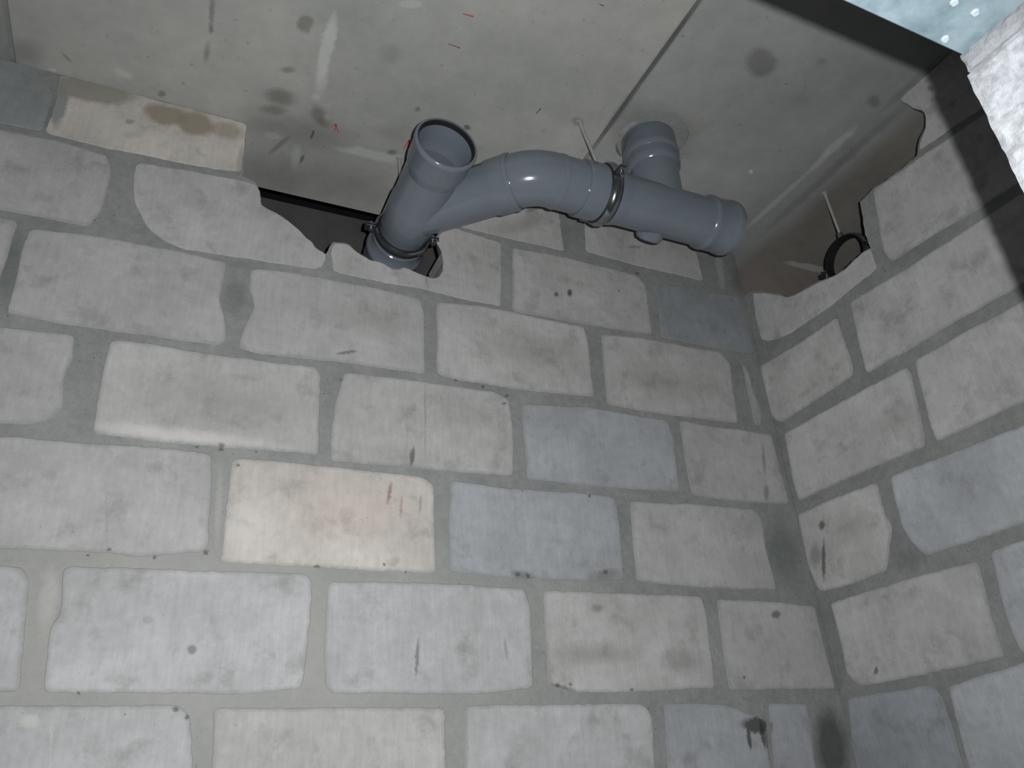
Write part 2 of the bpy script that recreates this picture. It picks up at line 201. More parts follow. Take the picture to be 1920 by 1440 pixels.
ST_BLK = [
 ((-1.5972, 0.0, 1.1371), (11.92, 0.0, 0.83), (4.46, 0.0, -29.12), (132, 132, 122), 0.85, 0.25),
 ((-1.6405, 0.0, 1.0731), (71.68, 0.0, 5.19), (1.99, 0.0, -18.51), (126, 130, 126), 0.85, 0.3),
 ((-1.4596, 0.0, 1.1217), (24.38, 0.0, -0.67), (0.33, 0.0, -34.22), (134, 126, 110), 0.85, 0.25),
 ((-1.4034, 0.0, 1.1174), (26.21, 0.0, -0.56), (1.87, 0.0, -30.83), (134, 126, 110), 0.85, 0.25),
 ((-1.3413, 0.0, 1.1208), (25.42, 0.0, -1.62), (0.4, 0.0, -44.25), (134, 126, 110), 0.6, 0.3),
 ((-1.3078, 0.0, 1.0502), (161.91, 0.0, -0.36), (3.49, 0.0, -24.76), (120, 110, 100), 0.4, 0.4),
 ((-1.518, 0.0, 1.0801), (116.03, 0.0, 17.78), (52.17, 0.0, -137.79), (110, 98, 84), 0.5, 0.4),
 ((-0.9809, 0.0, 0.3535), (250.51, 0.0, -39.46), (-4.12, 0.0, -44.44), (120, 92, 80), 0.7, 0.4),
 ((-0.9587, 0.0, 0.33), (400.41, 0.0, -25.5), (0.44, 0.0, -49.85), (120, 100, 88), 0.5, 0.5),
 ((-0.9223, 0.0, 0.338), (391.11, 0.0, -23.06), (1.56, 0.0, -54.56), (120, 100, 88), 0.5, 0.5),
 ((-0.9374, 0.0, 0.4313), (191.63, 0.0, -25.97), (-1.8, 0.0, -51.14), (82, 78, 74), 0.7, 0.3),
 ((-0.9297, 0.0, 0.0678), (306.2, 0.0, -24.95), (-1.97, 0.0, -29.83), (105, 103, 102), 0.7, 0.4),
 ((-0.7665, 0.0, 0.0853), (319.4, 0.0, 31.09), (6.32, 0.0, -50.69), (120, 118, 116), 0.5, 0.4),
 ((-1.2813, 0.0, 0.0815), (149.17, 0.0, 18.33), (0.32, 0.0, -146.0), (88, 88, 88), 0.6, 0.4),
 ((-1.3471, 0.0, 0.1238), (114.78, 0.0, 16.59), (2.79, 0.0, -162.26), (110, 110, 110), 0.3, 0.5),
 ((-1.0481, 0.0, 0.318), (9.28, 0.0, 0.33), (1.35, 0.0, -17.4), (192, 170, 156), 0.28, 0.9),
 ((-1.214, 0.0, 0.2641), (23.5, 0.0, 2.17), (1.21, 0.0, -18.91), (205, 200, 196), 0.35, 0.8),
 ((-1.2756, 0.0, 0.4136), (166.42, 0.0, 17.95), (23.8, 0.0, -203.68), (40, 40, 40), 0.7, 0.4),
 ((-1.0696, 0.0, 0.6328), (46.17, 0.0, 7.59), (94.33, 0.0, -274.84), (80, 70, 70), 0.6, 0.4),
 ((-1.3008, 0.0, 0.4857), (4.99, 0.0, -0.03), (-0.51, 0.0, -22.16), (118, 114, 108), 0.22, 0.7),
 ((-1.3483, 0.0, 0.4244), (7.84, 0.0, 0.33), (-0.04, 0.0, -74.59), (205, 200, 194), 0.45, 0.6),
 ((-0.5493, 0.0, 0.8894), (139.14, 0.0, -15.35), (21.2, 0.0, -94.3), (50, 48, 46), 0.8, 0.4),
 ((-0.5862, 0.0, 0.8767), (177.37, 0.0, -17.79), (29.86, 0.0, -133.58), (50, 48, 46), 0.7, 0.4),
 ((-0.5804, 0.0, 0.0764), (12.21, 0.0, -1.61), (0.02, 0.0, -53.34), (100, 98, 92), 0.35, 0.7),
 ((-0.3905, 0.0, 0.0616), (19.52, 0.0, -3.94), (-0.15, 0.0, -40.99), (92, 94, 90), 0.35, 0.6),
 ((-0.5695, 0.0, 0.159), (70.42, 0.0, -9.26), (2.92, 0.0, -125.57), (95, 90, 82), 0.5, 0.5),
 ((-0.1284, 0.0, 0.1559), (75.06, 0.0, -21.58), (2.25, 0.0, -112.76), (70, 74, 70), 0.7, 0.4),
 ((-0.7232, 0.0, 0.2159), (40.72, 0.0, -10.96), (-14.69, 0.0, -122.69), (80, 82, 78), 0.5, 0.5),
 ((-0.5429, 0.0, 0.2233), (26.63, 0.0, 0.69), (13.95, 0.0, -87.77), (95, 96, 90), 0.5, 0.5),
 ((-0.6648, 0.0, 0.0176), (30.3, 0.0, -9.62), (-30.12, 0.0, -182.93), (80, 80, 78), 0.5, 0.5),
 ((-1.0188, 0.0, 0.7178), (10.02, 0.0, -1.26), (-0.01, 0.0, -26.27), (118, 114, 108), 0.3, 0.8),
 ((-0.66, 0.0, 0.7078), (9.49, 0.0, -2.33), (-0.07, 0.0, -24.22), (118, 112, 104), 0.3, 0.8),
 ((-0.3098, 0.0, 0.6907), (8.11, 0.0, -2.96), (-0.14, 0.0, -22.59), (112, 108, 100), 0.3, 0.8),
 ((-0.9114, 0.0, 0.5068), (612.47, 0.0, -5.99), (1.33, 0.0, -10.04), (110, 106, 102), 0.4, 0.5),
 ((-1.442, 0.0, -0.043), (801.63, 0.0, 125.33), (-2.08, 0.0, -26.37), (190, 188, 180), 0.35, 0.6),
 ((-0.9045, 0.0, 0.8358), (677.87, 0.0, 44.73), (9.65, 0.0, -28.94), (105, 103, 100), 0.5, 0.5),
 ((-1.4731, 0.0, -0.0106), (80.55, 0.0, 16.04), (-3.47, 0.0, -109.14), (190, 188, 182), 0.5, 0.4),
 ((-1.4267, 0.0, 0.2715), (909.15, 0.0, 149.38), (1.23, 0.0, -17.2), (130, 128, 125), 0.4, 0.6),
 ((-0.8183, 0.0, 1.0326), (42.49, 0.0, 8.7), (62.1, 0.0, -103.84), (92, 86, 120), 0.5, 0.4),
 ((-0.6252, 0.0, 1.1245), (41.19, 0.0, 10.54), (56.93, 0.0, -82.35), (72, 66, 56), 0.5, 0.5),
 ((-0.3365, 0.0, 1.0804), (43.45, 0.0, -7.01), (50.8, 0.0, -193.83), (62, 62, 60), 0.4, 0.5),
 ((-0.6588, 0.0, 1.065), (10.22, 0.0, 1.73), (24.98, 0.0, -43.41), (95, 88, 78), 0.3, 0.7),
 ((-0.0615, 0.0, 0.5208), (200.82, 0.0, -38.92), (4.1, 0.0, -24.94), (80, 84, 84), 0.4, 0.4),
 ((-0.0779, 0.0, 0.4322), (124.84, 0.0, -34.73), (4.2, 0.0, -48.17), (90, 94, 94), 0.5, 0.4),
 ((-0.2369, 0.0, -0.0575), (24.27, 0.0, -12.62), (-10.4, 0.0, -62.8), (48, 50, 46), 0.8, 0.3),
 ((-0.2627, 0.0, -0.0801), (190.83, 0.0, -12.35), (2.95, 0.0, -49.85), (48, 50, 46), 0.75, 0.3),
 ((-0.2276, 0.0, -0.0721), (148.86, 0.0, -3.89), (3.29, 0.0, -38.74), (48, 50, 46), 0.75, 0.3),
 ((-0.2169, 0.0, -0.096), (149.61, 0.0, -12.03), (1.32, 0.0, -24.51), (48, 50, 46), 0.8, 0.3),
 ((0.0, -0.0653, 0.341), (0.0, -102.92, -34.92), (0.0, 27.26, -90.12), (48, 50, 46), 0.7, 0.4),
 ((0.0, -0.0453, 0.2677), (0.0, -156.1, -53.06), (0.0, 5.45, -21.01), (52, 54, 50), 0.7, 0.4),
 ((0.0, -0.0251, 0.285), (0.0, -51.01, -17.19), (0.0, 9.96, -37.47), (98, 102, 98), 0.5, 0.5),
 ((0.0, -0.1398, 0.3126), (0.0, -18.36, 1.82), (0.0, 0.33, -29.54), (118, 114, 106), 0.3, 0.7),
 ((0.0, -0.1073, 0.0265), (0.0, -185.41, -66.09), (0.0, 16.39, -123.48), (80, 70, 62), 0.7, 0.4),
 ((0.0, -0.4504, 0.8013), (0.0, -22.53, 3.33), (0.0, 3.03, -30.46), (100, 100, 100), 0.25, 0.7),
 ((0.0, -0.6102, 1.2407), (0.0, -77.51, -28.18), (0.0, 73.56, -64.7), (90, 88, 86), 0.4, 0.5),
 ((0.0, -0.6414, 1.1186), (0.0, -94.94, -35.25), (0.0, 111.48, -104.45), (80, 78, 76), 0.5, 0.5),
 ((0.0, -0.3486, 0.4846), (0.0, -14.63, 2.52), (0.0, -0.84, -29.24), (112, 108, 104), 0.3, 0.8),
 ((-0.8785, 0.0, 0.9398), (199.28, 0.0, -3.53), (59.2, 0.0, -225.5), (58, 58, 54), 0.6, 0.4),
 ((-1.0226, 0.0, 0.8879), (288.85, 0.0, 6.49), (91.98, 0.0, -356.42), (58, 58, 54), 0.6, 0.4),
 ((-0.3421, 0.0, 0.9963), (124.53, 0.0, -20.36), (48.55, 0.0, -201.85), (58, 58, 54), 0.6, 0.4),
 ((-1.2749, 0.0, 0.4068), (233.64, 0.0, 25.2), (29.27, 0.0, -255.71), (58, 58, 54), 0.6, 0.4),
 ((-1.3128, 0.0, 0.4063), (398.86, 0.0, 47.93), (39.89, 0.0, -344.4), (58, 58, 54), 0.6, 0.4),
 ((-1.2186, 0.0, 0.4093), (376.26, 0.0, 33.68), (37.93, 0.0, -335.29), (58, 58, 54), 0.6, 0.4),
 ((-0.7319, 0.0, 0.5894), (204.33, 0.0, -13.18), (39.97, 0.0, -267.38), (58, 58, 54), 0.6, 0.4),
 ((-0.8441, 0.0, 0.6092), (286.67, 0.0, -8.58), (65.07, 0.0, -405.46), (58, 58, 54), 0.6, 0.4),
 ((-0.7854, 0.0, 0.6037), (278.78, 0.0, -13.35), (41.83, 0.0, -268.07), (58, 58, 54), 0.6, 0.4),
 ((-1.2447, 0.0, 0.3809), (386.41, 0.0, 38.21), (53.94, 0.0, -516.51), (58, 58, 54), 0.6, 0.4),
 ((-0.5589, 0.0, 0.3845), (264.19, 0.0, -33.12), (24.87, 0.0, -290.44), (58, 58, 54), 0.6, 0.4),
 ((0.3733, 0.0, 0.9651), (158.96, 0.0, -57.45), (21.75, 0.0, -111.09), (58, 58, 54), 0.6, 0.4),
 ((0.1956, 0.0, 0.0347), (198.21, 0.0, -83.23), (-2.76, 0.0, -297.47), (58, 58, 54), 0.6, 0.4),
 ((-1.4202, 0.0, 0.0224), (305.37, 0.0, 54.07), (-9.26, 0.0, -483.2), (58, 58, 54), 0.6, 0.4),
 ((-0.5147, 0.0, 0.0124), (214.23, 0.0, -34.1), (-4.66, 0.0, -271.52), (58, 58, 54), 0.6, 0.4),
 ((-0.6426, 0.0, 0.0235), (306.25, 0.0, -34.02), (-4.09, 0.0, -279.66), (58, 58, 54), 0.6, 0.4),
 ((-0.6697, 0.0, 0.0222), (233.35, 0.0, -23.59), (-3.42, 0.0, -225.8), (58, 58, 54), 0.6, 0.4),
 ((-1.4424, 0.0, 0.2152), (353.37, 0.0, 61.11), (21.25, 0.0, -414.09), (58, 58, 54), 0.6, 0.4),
 ((-1.4157, 0.0, 0.2264), (345.16, 0.0, 56.28), (16.75, 0.0, -305.23), (58, 58, 54), 0.6, 0.4),
 ((-1.3516, 0.0, 0.2174), (442.6, 0.0, 62.59), (20.25, 0.0, -401.55), (58, 58, 54), 0.6, 0.4),
 ((-1.2797, 0.0, 0.2296), (209.78, 0.0, 24.35), (12.47, 0.0, -233.56), (58, 58, 54), 0.6, 0.4),
 ((-1.1028, 0.0, 0.2146), (161.62, 0.0, 8.97), (16.96, 0.0, -373.14), (58, 58, 54), 0.6, 0.4),
 ((-0.7342, 0.0, 0.2164), (182.29, 0.0, -13.13), (10.37, 0.0, -252.4), (58, 58, 54), 0.6, 0.4),
 ((-0.7123, 0.0, 0.2144), (225.33, 0.0, -17.95), (8.09, 0.0, -201.1), (58, 58, 54), 0.6, 0.4),
 ((-0.5421, 0.0, 0.2296), (163.7, 0.0, -22.56), (8.11, 0.0, -190.7), (58, 58, 54), 0.6, 0.4),
 ((-1.0775, 0.0, 0.5718), (245.75, 0.0, 10.22), (69.97, 0.0, -436.01), (58, 58, 54), 0.6, 0.4),
 ((-0.7392, 0.0, 0.5697), (206.19, 0.0, -12.91), (39.02, 0.0, -270.87), (58, 58, 54), 0.6, 0.4),
 ((-1.2926, 0.0, -0.0008), (234.39, 0.0, 30.68), (-9.3, 0.0, -352.53), (58, 58, 54), 0.6, 0.4),
 ((-1.2769, 0.0, -0.0119), (349.64, 0.0, 43.9), (-8.51, 0.0, -283.09), (58, 58, 54), 0.6, 0.4),
 ((-1.3578, 0.0, -0.0053), (492.93, 0.0, 76.66), (-20.73, 0.0, -724.86), (58, 58, 54), 0.6, 0.4),
 ((-0.2472, 0.0, 0.0307), (246.34, 0.0, -63.28), (-3.77, 0.0, -332.6), (58, 58, 54), 0.6, 0.4),
 ((-0.4077, 0.0, 0.9276), (324.99, 0.0, -48.23), (71.55, 0.0, -315.99), (58, 58, 54), 0.6, 0.4),
 ((-0.7106, 0.0, 0.3826), (428.74, 0.0, -32.51), (40.1, 0.0, -451.48), (58, 58, 54), 0.6, 0.4),
 ((-0.9888, 0.0, 0.2235), (351.13, 0.0, 5.61), (16.73, 0.0, -358.85), (58, 58, 54), 0.6, 0.4),
 ((-0.9504, 0.0, 0.2122), (344.58, 0.0, 0.94), (22.82, 0.0, -536.54), (58, 58, 54), 0.6, 0.4),
]
ST_MOR = [
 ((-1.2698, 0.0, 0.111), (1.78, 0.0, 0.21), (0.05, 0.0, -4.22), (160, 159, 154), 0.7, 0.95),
 ((-0.5659, -0.4783, 1.1573), (65.91, 0.37, 0.0), (-1.58, 6.44, 0.0), (70, 72, 70), 0.7, 0.5),
 ((-0.566, -0.2915, 1.1573), (60.02, 0.31, 0.0), (-3.81, 12.05, 0.0), (70, 72, 70), 0.7, 0.5),
 ((-0.8785, 0.0, 0.9398), (199.28, 0.0, -3.53), (59.2, 0.0, -225.5), (58, 58, 54), 0.6, 0.4),
 ((-1.0226, 0.0, 0.8879), (288.85, 0.0, 6.49), (91.98, 0.0, -356.42), (58, 58, 54), 0.6, 0.4),
 ((-0.3421, 0.0, 0.9963), (124.53, 0.0, -20.36), (48.55, 0.0, -201.85), (58, 58, 54), 0.6, 0.4),
 ((-1.2749, 0.0, 0.4068), (233.64, 0.0, 25.2), (29.27, 0.0, -255.71), (58, 58, 54), 0.6, 0.4),
 ((-1.3128, 0.0, 0.4063), (398.86, 0.0, 47.93), (39.89, 0.0, -344.4), (58, 58, 54), 0.6, 0.4),
 ((-1.2186, 0.0, 0.4093), (376.26, 0.0, 33.68), (37.93, 0.0, -335.29), (58, 58, 54), 0.6, 0.4),
 ((-0.7319, 0.0, 0.5894), (204.33, 0.0, -13.18), (39.97, 0.0, -267.38), (58, 58, 54), 0.6, 0.4),
 ((-0.8441, 0.0, 0.6092), (286.67, 0.0, -8.58), (65.07, 0.0, -405.46), (58, 58, 54), 0.6, 0.4),
 ((-0.7854, 0.0, 0.6037), (278.78, 0.0, -13.35), (41.83, 0.0, -268.07), (58, 58, 54), 0.6, 0.4),
 ((-1.2447, 0.0, 0.3809), (386.41, 0.0, 38.21), (53.94, 0.0, -516.51), (58, 58, 54), 0.6, 0.4),
 ((-0.5589, 0.0, 0.3845), (264.19, 0.0, -33.12), (24.87, 0.0, -290.44), (58, 58, 54), 0.6, 0.4),
 ((0.3733, 0.0, 0.9651), (158.96, 0.0, -57.45), (21.75, 0.0, -111.09), (58, 58, 54), 0.6, 0.4),
 ((0.1956, 0.0, 0.0347), (198.21, 0.0, -83.23), (-2.76, 0.0, -297.47), (58, 58, 54), 0.6, 0.4),
 ((-1.4202, 0.0, 0.0224), (305.37, 0.0, 54.07), (-9.26, 0.0, -483.2), (58, 58, 54), 0.6, 0.4),
 ((-0.5147, 0.0, 0.0124), (214.23, 0.0, -34.1), (-4.66, 0.0, -271.52), (58, 58, 54), 0.6, 0.4),
 ((-0.6426, 0.0, 0.0235), (306.25, 0.0, -34.02), (-4.09, 0.0, -279.66), (58, 58, 54), 0.6, 0.4),
 ((-0.6697, 0.0, 0.0222), (233.35, 0.0, -23.59), (-3.42, 0.0, -225.8), (58, 58, 54), 0.6, 0.4),
 ((-1.4424, 0.0, 0.2152), (353.37, 0.0, 61.11), (21.25, 0.0, -414.09), (58, 58, 54), 0.6, 0.4),
 ((-1.4157, 0.0, 0.2264), (345.16, 0.0, 56.28), (16.75, 0.0, -305.23), (58, 58, 54), 0.6, 0.4),
 ((-1.3516, 0.0, 0.2174), (442.6, 0.0, 62.59), (20.25, 0.0, -401.55), (58, 58, 54), 0.6, 0.4),
 ((-1.2797, 0.0, 0.2296), (209.78, 0.0, 24.35), (12.47, 0.0, -233.56), (58, 58, 54), 0.6, 0.4),
 ((-1.1028, 0.0, 0.2146), (161.62, 0.0, 8.97), (16.96, 0.0, -373.14), (58, 58, 54), 0.6, 0.4),
 ((-0.7342, 0.0, 0.2164), (182.29, 0.0, -13.13), (10.37, 0.0, -252.4), (58, 58, 54), 0.6, 0.4),
 ((-0.7123, 0.0, 0.2144), (225.33, 0.0, -17.95), (8.09, 0.0, -201.1), (58, 58, 54), 0.6, 0.4),
 ((-0.5421, 0.0, 0.2296), (163.7, 0.0, -22.56), (8.11, 0.0, -190.7), (58, 58, 54), 0.6, 0.4),
 ((-1.0775, 0.0, 0.5718), (245.75, 0.0, 10.22), (69.97, 0.0, -436.01), (58, 58, 54), 0.6, 0.4),
 ((-0.7392, 0.0, 0.5697), (206.19, 0.0, -12.91), (39.02, 0.0, -270.87), (58, 58, 54), 0.6, 0.4),
 ((-1.2926, 0.0, -0.0008), (234.39, 0.0, 30.68), (-9.3, 0.0, -352.53), (58, 58, 54), 0.6, 0.4),
 ((-1.2769, 0.0, -0.0119), (349.64, 0.0, 43.9), (-8.51, 0.0, -283.09), (58, 58, 54), 0.6, 0.4),
 ((-1.3578, 0.0, -0.0053), (492.93, 0.0, 76.66), (-20.73, 0.0, -724.86), (58, 58, 54), 0.6, 0.4),
 ((-0.2472, 0.0, 0.0307), (246.34, 0.0, -63.28), (-3.77, 0.0, -332.6), (58, 58, 54), 0.6, 0.4),
 ((-0.4077, 0.0, 0.9276), (324.99, 0.0, -48.23), (71.55, 0.0, -315.99), (58, 58, 54), 0.6, 0.4),
 ((-0.7106, 0.0, 0.3826), (428.74, 0.0, -32.51), (40.1, 0.0, -451.48), (58, 58, 54), 0.6, 0.4),
 ((-0.9888, 0.0, 0.2235), (351.13, 0.0, 5.61), (16.73, 0.0, -358.85), (58, 58, 54), 0.6, 0.4),
 ((-0.9504, 0.0, 0.2122), (344.58, 0.0, 0.94), (22.82, 0.0, -536.54), (58, 58, 54), 0.6, 0.4),
 ((-1.2846, 0.0, 0.7169), (47.35, 0.0, 4.78), (6.21, 0.0, -27.94), (70, 74, 72), 0.3, 0.4),
 ((-1.6448, 0.0, 0.6961), (32.73, 0.0, 3.53), (0.51, 0.0, -12.03), (72, 80, 80), 0.5, 0.6),
 ((-0.0671, 0.0, 0.2882), (20.08, 0.0, 0.52), (2.87, 0.0, -12.34), (84, 90, 90), 0.45, 0.5),
 ((-0.0595, 0.0, 1.0857), (74.68, 0.0, -7.12), (5.14, 0.0, -13.83), (158, 158, 154), 0.6, 0.35),
 ((0.006, 0.0, 1.0746), (32.23, 0.0, -4.77), (4.79, 0.0, -14.43), (86, 82, 78), 0.5, 0.5),
 ((-0.0566, 0.0, -0.103), (21.36, 0.0, -3.99), (0.36, 0.0, -13.43), (50, 52, 48), 0.7, 0.4),
 ((-1.4825, 0.0, 0.1528), (82.75, 0.0, 8.1), (-2.01, 0.0, -22.85), (185, 185, 180), 0.3, 0.5),
 ((-1.6987, 0.0, 1.0571), (16.85, 0.0, 0.6), (-0.67, 0.0, -19.14), (74, 80, 80), 0.5, 0.6),
 ((-1.2681, 0.0, 0.3055), (173.35, 0.0, 10.67), (0.34, 0.0, -16.11), (178, 174, 166), 0.3, 0.5),
 ((0.0, -0.25, 0.2146), (0.0, -27.68, -4.02), (0.0, 4.37, -40.91), (84, 88, 86), 0.3, 0.5),
 ((-1.4629, 0.0, 0.492), (78.97, 0.0, 12.98), (2.63, 0.0, -17.12), (84, 84, 84), 0.2, 0.6),
 ((-0.5438, 0.0, 1.0474), (66.8, 0.0, -7.15), (5.5, 0.0, -20.52), (84, 86, 84), 0.2, 0.6),
]
STROKES = [
 ('red', [(-1.1269, -0.0426), (-1.128, -0.0633), (-1.1187, -0.0424)], 2.2),
 ('red', [(-1.1349, -0.0526), (-1.1284, -0.0648)], 2),
 ('red', [(-0.9714, -0.0474), (-0.9669, -0.0767), (-0.9582, -0.0454)], 2.6),
 ('red', [(-0.9669, -0.0767), (-0.9641, -0.0519)], 2.2),
 ('red', [(-0.9681, -0.414), (-0.9484, -0.4158)], 2.2),
 ('brown', [(-0.9727, -0.3421), (-0.9471, -0.3418)], 1.8),
 ('blue', [(-0.7343, -0.2479), (-0.7315, -0.2632)], 2.0),
 ('green', [(-0.7361, -0.5267), (-0.7293, -0.5271)], 2.2),
]
FARZ = 1.2713

FLOOR = -1.77
DOOR_Y, DOOR_Z, DOOR_X = -1.078, 0.329, -0.863      # far face of the doorway wall, lintel underside, right jamb

# ---------------------------------------------------------------- camera, light, exposure
cam_d = bpy.data.cameras.new('camera')
cam = bpy.data.objects.new('camera', cam_d); COL.objects.link(cam)
r, d, f = Vector(RIGHT), Vector(DOWN), Vector(FWD)
m = Matrix((( r.x, -d.x, -f.x, CAM[0]), (r.y, -d.y, -f.y, CAM[1]), (r.z, -d.z, -f.z, CAM[2]), (0, 0, 0, 1)))
cam.matrix_world = m
cam_d.sensor_width = 36.0; cam_d.lens = FOC * 36.0 / 1920.0
cam_d.clip_start = 0.01
SC.camera = cam

flash_d = bpy.data.lights.new('camera_flash', 'SPOT')
flash = bpy.data.objects.new('camera_flash', flash_d); COL.objects.link(flash)
fm = m.copy(); fm.translation = Vector(CAM) + r * 0.037 - d * 0.021 - f * 0.004
aim = (f - r * 0.10 + d * 0.06).normalized()
flash.matrix_world = Matrix.Translation(fm.translation) @ aim.to_track_quat('-Z', 'Y').to_matrix().to_4x4()
flash_d.energy = 86.0
flash_d.spot_size = math.radians(140); flash_d.spot_blend = 1.0
flash_d.shadow_soft_size = 0.0045
flash_d.color = (0.985, 0.99, 1.0)

world = bpy.data.worlds.new('dim_site_light'); SC.world = world
world.use_nodes = True
bg = world.node_tree.nodes['Background']
bg.inputs[0].default_value = (1.0, 0.84, 0.76, 1); bg.inputs[1].default_value = 0.016

SC.view_settings.view_transform = 'Standard'
SC.view_settings.look = 'None'
SC.view_settings.gamma = 1.0
SC.view_settings.use_curve_mapping = False
SC.view_settings.exposure = 0.0

# ---------------------------------------------------------------- helpers
def lin(c):
    return tuple(((x / 255) / 12.92 if x / 255 <= .04045 else ((x / 255 + .055) / 1.055) ** 2.4) for x in c)

def tag(o, label=None, cat=None, group=None, kind=None):
    if label: o['label'] = label
    if cat: o['category'] = cat
    if group: o['group'] = group
    if kind: o['kind'] = kind
    return o

def empty(name, loc, label=None, cat=None, group=None):
    o = bpy.data.objects.new(name, None); COL.objects.link(o)
    o.location = loc; o.empty_display_size = .05
    return tag(o, label, cat, group)

def obj(name, bm, mat, parent=None, smooth=False, origin=None):
    bmesh.ops.recalc_face_normals(bm, faces=bm.faces)
    o3 = Vector(origin) if origin is not None else Vector((0, 0, 0))
    if origin is not None: bmesh.ops.translate(bm, verts=bm.verts, vec=-o3)
    me = bpy.data.meshes.new(name); bm.to_mesh(me); bm.free()
    if mat: me.materials.append(mat)
    if smooth:
        for p in me.polygons: p.use_smooth = True
        try: me.set_sharp_from_angle(angle=math.radians(38))
        except Exception: pass
    o = bpy.data.objects.new(name, me); COL.objects.link(o)
    o.location = o3
    if parent is not None:
        o.parent = parent
        pl = Vector((0, 0, 0)); q = parent
        while q is not None: pl += Vector(q.location); q = q.parent
        o.location = o3 - pl
    return o

class NT:
    def __init__(s, name):
        s.mat = bpy.data.materials.new(name); s.mat.use_nodes = True
        s.t = s.mat.node_tree; s.b = s.t.nodes['Principled BSDF']
    def n(s, typ, **k):
        x = s.t.nodes.new(typ)
        for a, v in k.items(): setattr(x, a, v)
        return x
    def l(s, a, b): s.t.links.new(a, b)
    def vm(s, op, a, b=None):
        x = s.n('ShaderNodeVectorMath', operation=op)
        for i, v in enumerate((a, b)):
            if v is None: continue
            if isinstance(v, (tuple, list, Vector)): x.inputs[i].default_value = v
            else: s.l(v, x.inputs[i])
        return x
    def ma(s, op, a, b=0.0, clamp=False):
        x = s.n('ShaderNodeMath', operation=op); x.use_clamp = clamp
        for i, v in enumerate((a, b)):
            if isinstance(v, (int, float)): x.inputs[i].default_value = v
            else: s.l(v, x.inputs[i])
        return x.outputs[0]
    def noise(s, vec, scale, detail=4, rough=.55, dist=0):
        x = s.n('ShaderNodeTexNoise'); x.inputs['Scale'].default_value = scale
        x.inputs['Detail'].default_value = detail; x.inputs['Roughness'].default_value = rough
        x.inputs['Distortion'].default_value = dist
        s.l(vec, x.inputs['Vector']); return x
    def mr(s, v, a, b, c, d):
        x = s.n('ShaderNodeMapRange'); s.l(v, x.inputs[0])
        for i, q in enumerate((a, b, c, d)): x.inputs[i + 1].default_value = q
        return x.outputs[0]
    def mix(s, fac, a, b, mode='MIX'):
        x = s.n('ShaderNodeMix', data_type='RGBA', blend_type=mode)
        for i, v in ((0, fac), (6, a), (7, b)):
            if isinstance(v, (int, float)): x.inputs[i].default_value = v
            elif isinstance(v, tuple): x.inputs[i].default_value = (*v[:3], 1)
            else: s.l(v, x.inputs[i])
        return x.outputs[2]
    def scaled(s, pos, sc):
        return s.vm('MULTIPLY', pos, sc).outputs[0]

def stains(M, pos, col, lst):
    if not lst: return col
    nz = M.noise(pos, 28, 4, .6); nz2 = M.noise(pos, 200, 3, .65)
    off = M.vm('SUBTRACT', nz.outputs['Color'], (.5, .5, .5)).outputs[0]
    off = M.vm('MULTIPLY', off, (.022, .022, .022)).outputs[0]
    off2 = M.vm('SUBTRACT', nz2.outputs['Color'], (.5, .5, .5)).outputs[0]
    off2 = M.vm('MULTIPLY', off2, (.010, .010, .010)).outputs[0]
    p_big = M.vm('ADD', M.vm('ADD', pos, off).outputs[0], off2).outputs[0]
    p_small = M.vm('ADD', pos, off2).outputs[0]
    for P0, a1, a2, c, s, soft in lst:
        size = 1 / max(Vector(a1).length, Vector(a2).length)
        q = M.vm('SUBTRACT', p_big if size > .012 else p_small, tuple(P0)).outputs[0]
        cx = M.n('ShaderNodeCombineXYZ')
        M.l(M.vm('DOT_PRODUCT', q, a1).outputs['Value'], cx.inputs[0])
        M.l(M.vm('DOT_PRODUCT', q, a2).outputs['Value'], cx.inputs[1])
        ln = M.vm('LENGTH', cx.outputs[0]).outputs['Value']
        mask = M.mr(ln, 1 + soft * .5, 1 - soft, 0, s)
        col = M.mix(mask, col, lin(c))
    return col

# ---------------------------------------------------------------- materials
def position(M):
    return M.n('ShaderNodeNewGeometry').outputs['Position']

